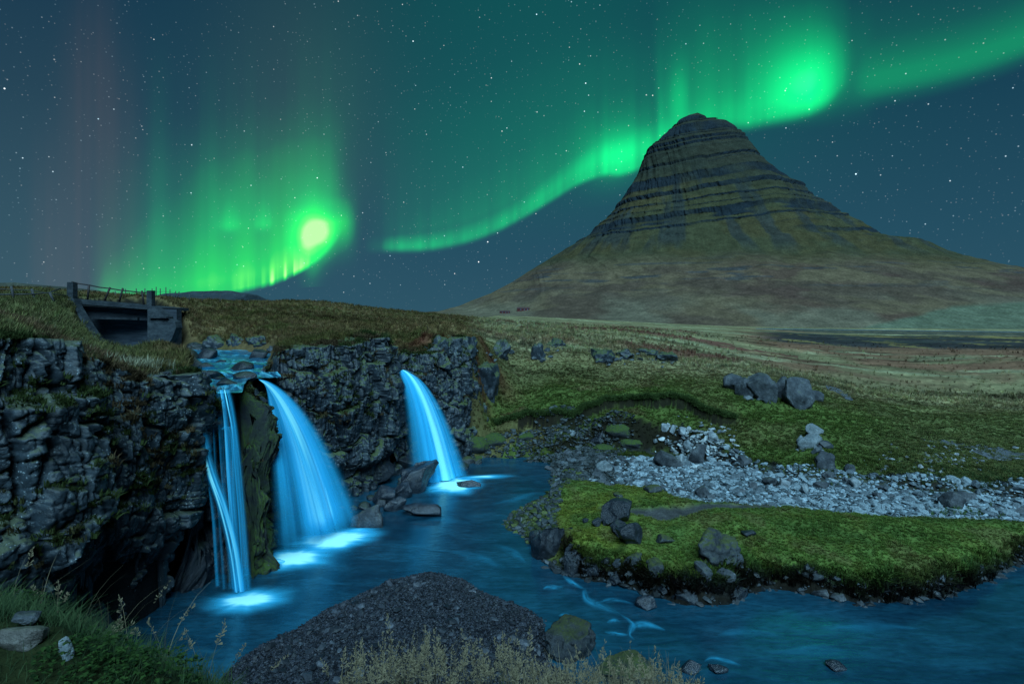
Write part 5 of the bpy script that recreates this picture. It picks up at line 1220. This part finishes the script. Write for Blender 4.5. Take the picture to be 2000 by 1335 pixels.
# B: the long arc rising to the mountain
def dB(pu, h, v, t):
    am = np.interp(pu, [705, 745, 765, 860, 960, 1080, 1150, 1200, 1240, 1300, 1340], [0, .14, .40, .40, .40, .42, .48, .52, .52, .42, .2])
    w_ = np.interp(pu, [750, 1000, 1150, 1250], [34, 42, 62, 80])
    band = sstep(-1, 16, h)*(1-.72*sstep(.45*w_, 1.25*w_, h))*np.exp(-np.maximum(0, h-w_)/85)
    tall = .13*sstep(10, 60, h)*np.exp(-(h/230)**2)*np.interp(pu, [705, 800, 1000, 1250], [.5, .9, 1, 1])
    return (am*band*rays(pu, 16, 811, .32)*sstep(0, .06, t)*sstep(1, .93, t)+tall*sstep(0, .35, t)*sstep(1, .8, t))*(1-sstep(.6, 1, v))
curtain('long green aurora arc rising from the centre left towards the mountain', [(690, 500, 330, 1.3), (745, 498, 360, 1.25), (830, 496, 400, 1.2), (900, 484, 400, 1.15), (960, 464, 400, 1.1), (1020, 434, 400, 1.08), (1080, 398, 390, 1.06), (1130, 368, 360, 1.05), (1180, 350, 350, 1.04), (1210, 350, 350, 1.04), (1250, 338, 330, 1.05), (1300, 320, 320, 1.05), (1345, 300, 300, 1.06)], M_aur2, dB)
curtain('soft round aurora glow left of the mountain peak', [(1090, 410, 250, 1.0), (1200, 400, 250, 1.0), (1300, 390, 250, 1.02)], M_aur2, lambda pu, h, v, t: .50*np.exp(-(((pu-1205-.2*(h-100))/60)**2+((h-103)/50)**2))*sstep(0, .1, t)*sstep(1, .9, t)*(1-sstep(.8, 1, v)))
# C: behind and right of the peak
def dC(pu, h, v, t):
    am = np.interp(pu, [1270, 1292, 1302, 1330, 1380, 1440, 1500, 1560, 1600, 1635, 1665], [.0, .25, .30, .38, .36, .40, .46, .5, .48, .32, 0])
    w_ = np.interp(pu, [1290, 1350, 1500, 1600], [120, 90, 60, 90])
    band = sstep(-1, 30, h)*np.exp(-np.maximum(0, h-w_*.5)/(w_*.9))
    tall = .20*sstep(0, 60, h)*np.exp(-(h/300)**2)*sstep(1268, 1300, pu)
    return (am*band*rays(pu, 18, 821, .22)*sstep(0, .08, t)*sstep(1, .9, t)+tall*sstep(0, .3, t)*sstep(1, .6, t))*(1-sstep(.6, 1, v))
curtain('bright green aurora band behind the mountain peak', [(1262, 330, 420, 1.06), (1300, 320, 420, 1.05), (1350, 290, 400, 1.04), (1410, 268, 380, 1.02), (1460, 264, 380, 1.0), (1500, 256, 380, .98), (1560, 244, 370, .97), (1610, 222, 350, .98), (1645, 190, 330, 1.0), (1680, 160, 310, 1.03)], M_aur2, dC)
curtain('thin vertical aurora ray left of the summit', [(1268, 300, 380, .99), (1300, 296, 380, .99), (1350, 290, 380, .99)], M_aur2, lambda pu, h, v, t: (.24*np.exp(-((pu-1292+h*.03)/9)**2)*np.exp(-(h/150)**2)+.30*np.exp(-((pu-1326)/22)**2)*np.exp(-((h-95)/75)**2))*sstep(0, 40, h)*sstep(0, .1, t)*sstep(1, .9, t))
curtain('large glowing green aurora knot at the upper right', [(1430, 270, 300, .96), (1560, 262, 300, .95), (1720, 255, 300, .97)], M_aur2, lambda pu, h, v, t: (.56*np.exp(-(((pu-1578-.30*(h-100))/np.where(pu > 1578+.30*(h-100), 50, 84))**2+((h-98)/66)**2))+.26*np.exp(-(((pu-1560)/120)**2+((h-120)/120)**2)))*sstep(0, 70, h)*sstep(0, .12, t)*sstep(1, .88, t)*(1-sstep(.75, 1, v)))
curtain('wide faint green aurora veil in the upper right corner', [(1620, 235, 330, 1.2), (1720, 218, 330, 1.2), (1850, 190, 330, 1.2), (1950, 160, 330, 1.2), (2080, 110, 330, 1.2), (2300, 20, 330, 1.2)], M_aur2, lambda pu, h, v, t: .30*sstep(0, 60, h)*np.exp(-np.maximum(0, h-75)/80)*sstep(0, .14, t)*(1-sstep(.7, 1, v)))

# ------------------------------------------------------------------ grass
def tuft(name, nb, spread, seed, mat, wid=.045, bend=.5, lean=.55):
    rsx = np.random.RandomState(seed); V_ = []; Fc = []
    for i in range(nb):
        a = rsx.rand()*6.28; rr = spread*rsx.rand(); x, y = rr*math.cos(a), rr*math.sin(a); ha = rsx.uniform(.55, 1.0); d = a+rsx.normal()*.7; ln = lean*rsx.uniform(.3, 1.2)
        px_, py_ = -math.sin(d)*wid*rsx.uniform(.6, 1.3), math.cos(d)*wid
        b = len(V_); dx, dy = math.cos(d)*ln, math.sin(d)*ln
        V_ += [(x-px_, y-py_, -.15), (x+px_, y+py_, -.15), (x+dx*.35*ha+px_*.8, y+dy*.35*ha+py_*.8, ha*.6), (x+dx*.35*ha-px_*.8, y+dy*.35*ha-py_*.8, ha*.6), (x+dx*(.7+bend*.5)*ha, y+dy*(.7+bend*.5)*ha, ha)]
        Fc += [[b, b+1, b+2, b+3], [b+3, b+2, b+4]]
    me = bpy.data.meshes.new(name); me.from_pydata(V_, [], Fc); me.materials.append(mat); me.update(); return me
M_tuft = tuft_mat('grass_blades')
TUF = [tuft('tuft', 13, .35, 900+i, M_tuft) for i in range(5)]
LUSH = [tuft('tuft', 16, .6, 920+i, M_tuft, .09, .9, .9) for i in range(5)]
rs = np.random.RandomState(44)
def sample(n, wfun):
    i = rs.randint(0, len(r)-1, n*1); j = rs.randint(0, len(u)-1, n); keep = rs.rand(n) < wfun[i, j]
    i, j = i[keep], j[keep]; a, b = rs.rand(len(i)), rs.rand(len(i))
    uu = u[j]*(1-b)+u[j+1]*b; ry_ = r[i]*(1-a)+r[i+1]*a
    return uu*ry_, ry_, col[i, j]
inview = (np.abs(UU) < 1.0)
isgrass = inview & (soil < .55) & (GZ > .16) & (wet < .2)
bare = np.clip(pth+bedm+barm, 0, 1)
gI = inview*(GZ > .07)*isl*(1-np.clip(pth*1.4, 0, 1))*.9                        # short green sward of the island
gS = np.maximum(isgrass*(SD < .3)*(GX > -3)*(GY < 42)*(GY > 20), inview*mossy*sstep(.22, .4, n2)*(SBED < -.1)*.9)       # green slope
gL = isgrass*(SD < -.25)*(PXG < 380)*(GY < 34)*1.0       # tall grass of the left bank
gP = isgrass*(SD < -.35)*(GY < 130)*(GY > 19)*((PXG >= 380) | (GY >= 34))*np.where((GX > -3) & (GY < 42), 0, 1)*(1-.92*sstep(1180, 1420, PXG+200*(n1-.5))*sstep(40, 54, GY+10*(n2-.5)))
for R in (RIV, RIV_L, RIV_M, RIV_R):
    dd, v_ = dline(GX, GY, [q[0] for q in R], [(q[1], q[2]) for q in R]); mk = dd/v_[..., 0] > 1.25
    gI = gI*mk; gL = gL*mk; gP = gP*mk
# keep the rocky top between the falls bare
c4 = catmull(PC4, 120)[0]; bare4 = dline(GX, GY, c4[24:]) < 1.5; gP = gP*np.where(bare4, .12, 1)
def grass(name, n, wf_, hmin, hmax, meshes, tvar=(.6, 1.5), tone=(1, 1, 1), lodk=0.0):
    x, y, c = sample(n, wf_); m = len(x); h_ = rs.uniform(hmin, hmax, m)*(1+lodk*y)
    h_ = h_*np.clip(.45+1.4*(fbm2(x*1.1, y*1.1, 4, 47)*.5+.5), .4, 2)
    t = c*np.asarray(tone)*rs.uniform(tvar[0], tvar[1], (m, 1))*(1+rs.uniform(-.12, .12, (m, 3)))
    pts = np.stack([x, y, gz(x, y)], 1)
    rot = np.stack([rs.normal(0, .12, m), rs.normal(0, .12, m), rs.rand(m)*6.28], 1)
    return scatter(name, pts, rot, np.stack([h_*rs.uniform(.8, 1.3, m)]*2+[h_], 1), np.clip(t, 0, 1), meshes)
grass('island_grass', 420000, gI, .028, .060, LUSH, tone=(1.15, 1.1, 1.1))
grass('slope_grass', 480000, gS, .05, .11, LUSH, tone=(1.15, 1.1, 1.1))
grass('bank_grass', 230000, gL, .16, .34, TUF, (.6, 1.7), (1.15, 1.15, 1.2))
grass('plateau_grass', 260000, gP, .10, .20, TUF, (.6, 1.6), (1.1, 1.1, 1.1), .012)
# longer tufts fringing the island bank and the turf edge
fr1 = inview*(GZ > .02)*sstep(.55, .2, SI)*(SI > -.05)*(GY < 17.5)*(GX > 1.5); grass('fringe_grass', 400000, fr1, .09, .20, LUSH, (.5, 1.3))
# turf hanging over the undercut edge
sc_p = catmull(SCARP, 2600)[0]; mm_ = len(sc_p); sx_ = sc_p[:, 0]+rs.normal(0, .05, mm_); sy_ = np.interp(sx_, np.array(SCARP)[:, 0], np.array(SCARP)[:, 1])+fbm2(sx_*1.0, sx_*0, 3, 91)*.45+rs.uniform(.0, .22, mm_)
scatter('turf_edge_grass', np.stack([sx_, sy_, gz(sx_, sy_+.12)-.02], 1), np.stack([rs.uniform(.3, 1.3, mm_), rs.normal(0, .2, mm_), rs.normal(0, .3, mm_)], 1), np.full((mm_, 3), .17)*rs.uniform(.5, 1.2, (mm_, 1)), np.array((.040, .062, .02))*rs.uniform(.5, 1.6, (mm_, 1)), LUSH)
# grass and heath on the cliff ledges
for pts_, wgt, sd_ in LEDGE:
    n_l = {101: 3000, 104: 2600, 105: 1300}.get(sd_, 300); kk_ = rs.choice(len(pts_), n_l, p=wgt/wgt.sum()); p_ = pts_[kk_]+rs.normal(0, .03, (n_l, 3))*(1, 1, 0); tn_ = (fbm2(p_[:, 0]*1.5, p_[:, 1]*1.5+p_[:, 2], 3, sd_)*.5+.5)[:, None]
    c_ = np.array((.040, .055, .020))*(1-sstep(.45, .6, tn_))+np.array((.075, .052, .030))*sstep(.45, .6, tn_)
    h_ = rs.uniform(.05, .17, n_l); scatter('ledge_grass', p_, np.stack([rs.normal(0, .3, n_l), rs.normal(0, .3, n_l), rs.rand(n_l)*6.28], 1), np.stack([h_*1.1, h_*1.1, h_], 1), c_*rs.uniform(.5, 1.6, (n_l, 1)), LUSH)
# small yellow-green herbs in the island sward
hx_, hy_, hc_ = sample(60000, gI*sstep(1560, 1300, PXG)*sstep(.50, .64, n2)*.5); n_l = len(hx_); h_ = rs.uniform(.02, .05, n_l)
scatter('herb_leaves', np.stack([hx_, hy_, gz(hx_, hy_)+.02], 1), np.stack([rs.normal(0, .5, n_l), rs.normal(0, .5, n_l), rs.rand(n_l)*6.28], 1), np.stack([h_, h_, h_], 1), np.array((.14, .17, .035))*rs.uniform(.5, 1.4, (n_l, 1)), LUSH)
# pale tussock on the brow of the left cliff
def clump(name, px, py, n, sp, h0, h1, c, Yspr=.5):
    x0_, y0__, z0__ = hit(px, py); m = n; x = x0_+rs.normal(0, sp, m); y = y0__+rs.normal(0, Yspr, m)
    h_ = rs.uniform(h0, h1, m); t = np.asarray(c)*rs.uniform(.6, 1.5, (m, 1))
    return scatter(name, np.stack([x, y, gz(x, y)], 1), np.stack([rs.normal(0, .15, m), rs.normal(0, .15, m), rs.rand(m)*6.28], 1), np.stack([h_*.8, h_*.8, h_], 1), np.clip(t, 0, 1), TUF)
clump('tussock_grass', 275, 728, 200, .34, .18, .48, (.26, .25, .17)); clump('tussock_grass', 210, 700, 160, .6, .15, .32, (.20, .20, .13)); clump('tussock_grass', 330, 735, 160, .35, .12, .28, (.16, .15, .10))
clump('tussock_grass', 1870, 1003, 60, .5, .12, .25, (.06, .11, .03), .25); clump('tussock_grass', 1890, 935, 500, 1.6, .1, .22, (.05, .08, .03), .5)

# moss hummocks along the far shore
HUM_L = ['largest bright green moss hummock on the far shore right of the cliff', 'moss hummock right of the largest one on the far shore', 'moss hummock against the cliff foot, leftmost on the far shore', 'flat moss hummock below the turf edge in the middle of the far shore', 'moss hummock right of the black square block', 'low moss hummock among the pale stones, rightmost of all', 'low moss hummock at the pool edge below the largest one', 'low moss hummock just below the black square block']
for i, (px, py, w_, h_) in enumerate([(925, 880, 60, 26), (965, 868, 52, 20), (905, 862, 40, 18), (1030, 858, 46, 12), (1215, 850, 60, 22), (1240, 872, 60, 16), (930, 902, 40, 12), (1180, 880, 40, 10)]):
    put('moss_hummock', HUM_L[i], px, py, w_, h_, M_moss, 860+i, cuts=0, sub=4, rough=.14, cat='moss', group='moss hummocks on the far shore', sink=.35)

# tall grasses in the foreground: curved blades and seed heads, each blade its own strip in one mass
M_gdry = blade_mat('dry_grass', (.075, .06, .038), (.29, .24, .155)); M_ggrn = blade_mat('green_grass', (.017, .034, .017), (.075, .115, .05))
def blades(name, roots, hts, seed, mat, wid=.006, lean=.4, heads=0.0, curl=.6):
    rsx = np.random.RandomState(seed); V_ = []; Fc = []; Sh = []
    for (x, y, z), h_ in zip(roots, hts):
        a = rsx.rand()*6.28; ln = lean*rsx.rand()*h_; cv = curl*rsx.rand()*h_; ns = 7; w_ = wid*rsx.uniform(.6, 1.4); sh = rsx.rand()
        b = len(V_); pr_ = a+math.pi/2
        ca, sa = math.cos(a), math.sin(a); tip = None
        for i in range(ns):
            t = i/(ns-1); d = ln*t+cv*t**3; zz = h_*(t-.25*curl*t**3*rsx.uniform(.6, 1)); ww = w_*(1-.85*t)
            cx, cy, cz = x+ca*d, y+sa*d, z+zz
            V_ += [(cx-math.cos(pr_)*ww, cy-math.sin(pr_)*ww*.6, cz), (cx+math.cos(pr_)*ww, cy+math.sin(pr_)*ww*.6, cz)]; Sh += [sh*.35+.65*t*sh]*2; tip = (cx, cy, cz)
            if i: Fc.append([b+2*i-2, b+2*i-1, b+2*i+1, b+2*i])
        if rsx.rand() < heads:
            for q_ in range(rsx.randint(16, 30)):
                f = rsx.rand(); L_ = h_*.30; bx, by, bz = tip[0]-ca*(ln+cv)*.28*f, tip[1]-sa*(ln+cv)*.28*f, tip[2]-L_*f
                an = rsx.rand()*6.28; rr = (.008+.030*f)*rsx.uniform(.4, 1.2); ex, ey, ez = bx+math.cos(an)*rr, by+math.sin(an)*rr, bz+rsx.uniform(.0, .022)
                n_b = len(V_); V_ += [(bx, by, bz), (ex-.0022, ey, ez-.002), (ex, ey, ez+.010), (ex+.0030, ey, ez)]; Sh += [.9, .9, 1, .9]; Fc += [[n_b, n_b+1, n_b+2], [n_b, n_b+2, n_b+3]]
    o = mesh_np(name, np.array(V_), Fc, mat, False); fattr(o.data, 'shade', np.array(Sh)); tag(o, kind='stuff'); return o
def roots_at(pxr, Yr, n, seed):
    rsx = np.random.RandomState(seed); px_ = rsx.uniform(*pxr, n); Y_ = rsx.uniform(*Yr, n); x = (px_-1000)/F*Y_
    return np.stack([x, Y_, gz(x, Y_)-.01], 1), rsx
rt, rx = roots_at((1020, 1350), (3.9, 5.4), 600, 1); pxx = 1000+F*rt[:, 0]/rt[:, 1]
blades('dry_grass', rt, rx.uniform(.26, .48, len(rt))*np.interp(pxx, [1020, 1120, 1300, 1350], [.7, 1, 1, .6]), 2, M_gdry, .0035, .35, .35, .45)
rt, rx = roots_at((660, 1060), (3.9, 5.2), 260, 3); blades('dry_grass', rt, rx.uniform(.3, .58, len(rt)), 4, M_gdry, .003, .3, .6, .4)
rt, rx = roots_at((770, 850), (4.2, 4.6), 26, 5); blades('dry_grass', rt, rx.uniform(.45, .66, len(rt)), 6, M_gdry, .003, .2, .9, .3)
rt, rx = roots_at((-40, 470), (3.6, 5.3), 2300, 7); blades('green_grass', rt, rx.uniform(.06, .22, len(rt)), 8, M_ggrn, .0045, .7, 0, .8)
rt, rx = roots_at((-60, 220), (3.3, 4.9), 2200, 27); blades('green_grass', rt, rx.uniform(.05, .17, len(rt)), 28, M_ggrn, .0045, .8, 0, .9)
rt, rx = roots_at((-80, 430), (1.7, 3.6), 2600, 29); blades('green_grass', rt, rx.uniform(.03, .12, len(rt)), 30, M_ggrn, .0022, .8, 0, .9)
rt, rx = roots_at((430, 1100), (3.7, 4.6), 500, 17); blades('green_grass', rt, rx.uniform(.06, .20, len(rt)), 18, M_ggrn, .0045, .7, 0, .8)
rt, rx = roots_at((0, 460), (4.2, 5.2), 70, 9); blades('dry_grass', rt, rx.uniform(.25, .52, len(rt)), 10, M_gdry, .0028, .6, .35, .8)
# broad-leaved green plants in the shade at lower left
M_leaf = blade_mat('leaf', (.010, .024, .010), (.04, .08, .022))
def leafy(name, label, px, py, n, rad, seed):
    x, y, z = hit(px, py); rsx = np.random.RandomState(seed); V_ = []; Fc = []; Sh = []
    for i in range(n):
        a = rsx.rand()*6.28; rr = rad*math.sqrt(rsx.rand()); bx, by, bz = rr*math.cos(a), rr*math.sin(a)*.7, rsx.uniform(.02, .16)*(1.2-rr/rad)
        d = rsx.rand()*6.28; L_ = rsx.uniform(.014, .032); w_ = L_*.42; dx, dy = math.cos(d), math.sin(d); up = rsx.uniform(.0, .6)
        b = len(V_); sh = rsx.rand()
        V_ += [(bx, by, bz), (bx+dx*L_*.5-dy*w_, by+dy*L_*.5+dx*w_, bz+L_*.5*up+.004), (bx+dx*L_, by+dy*L_, bz+L_*up*.7), (bx+dx*L_*.5+dy*w_, by+dy*L_*.5-dx*w_, bz+L_*.5*up+.004)]
        Fc += [[b, b+1, b+2], [b, b+2, b+3]]; Sh += [sh]*4
    o = mesh_np(name, np.array(V_), Fc, M_leaf, False); o.location = (x, y, z); fattr(o.data, 'shade', np.array(Sh)); tag(o, label, 'plant'); return o
leafy('leafy_plant', 'low leafy plant at the left edge above the brown rock', 22, 1190, 420, .34, 1)
leafy('leafy_plant', 'leafy plant between the white lichened stone and the black hollow', 165, 1292, 380, .26, 2)
leafy('leafy_plant', 'leafy plant in the grass at the bottom, right of the lichened stone', 222, 1318, 320, .22, 3)
leafy('leafy_plant', 'leafy plant in the bottom grass nearest the gravel bar', 300, 1325, 300, .24, 4)
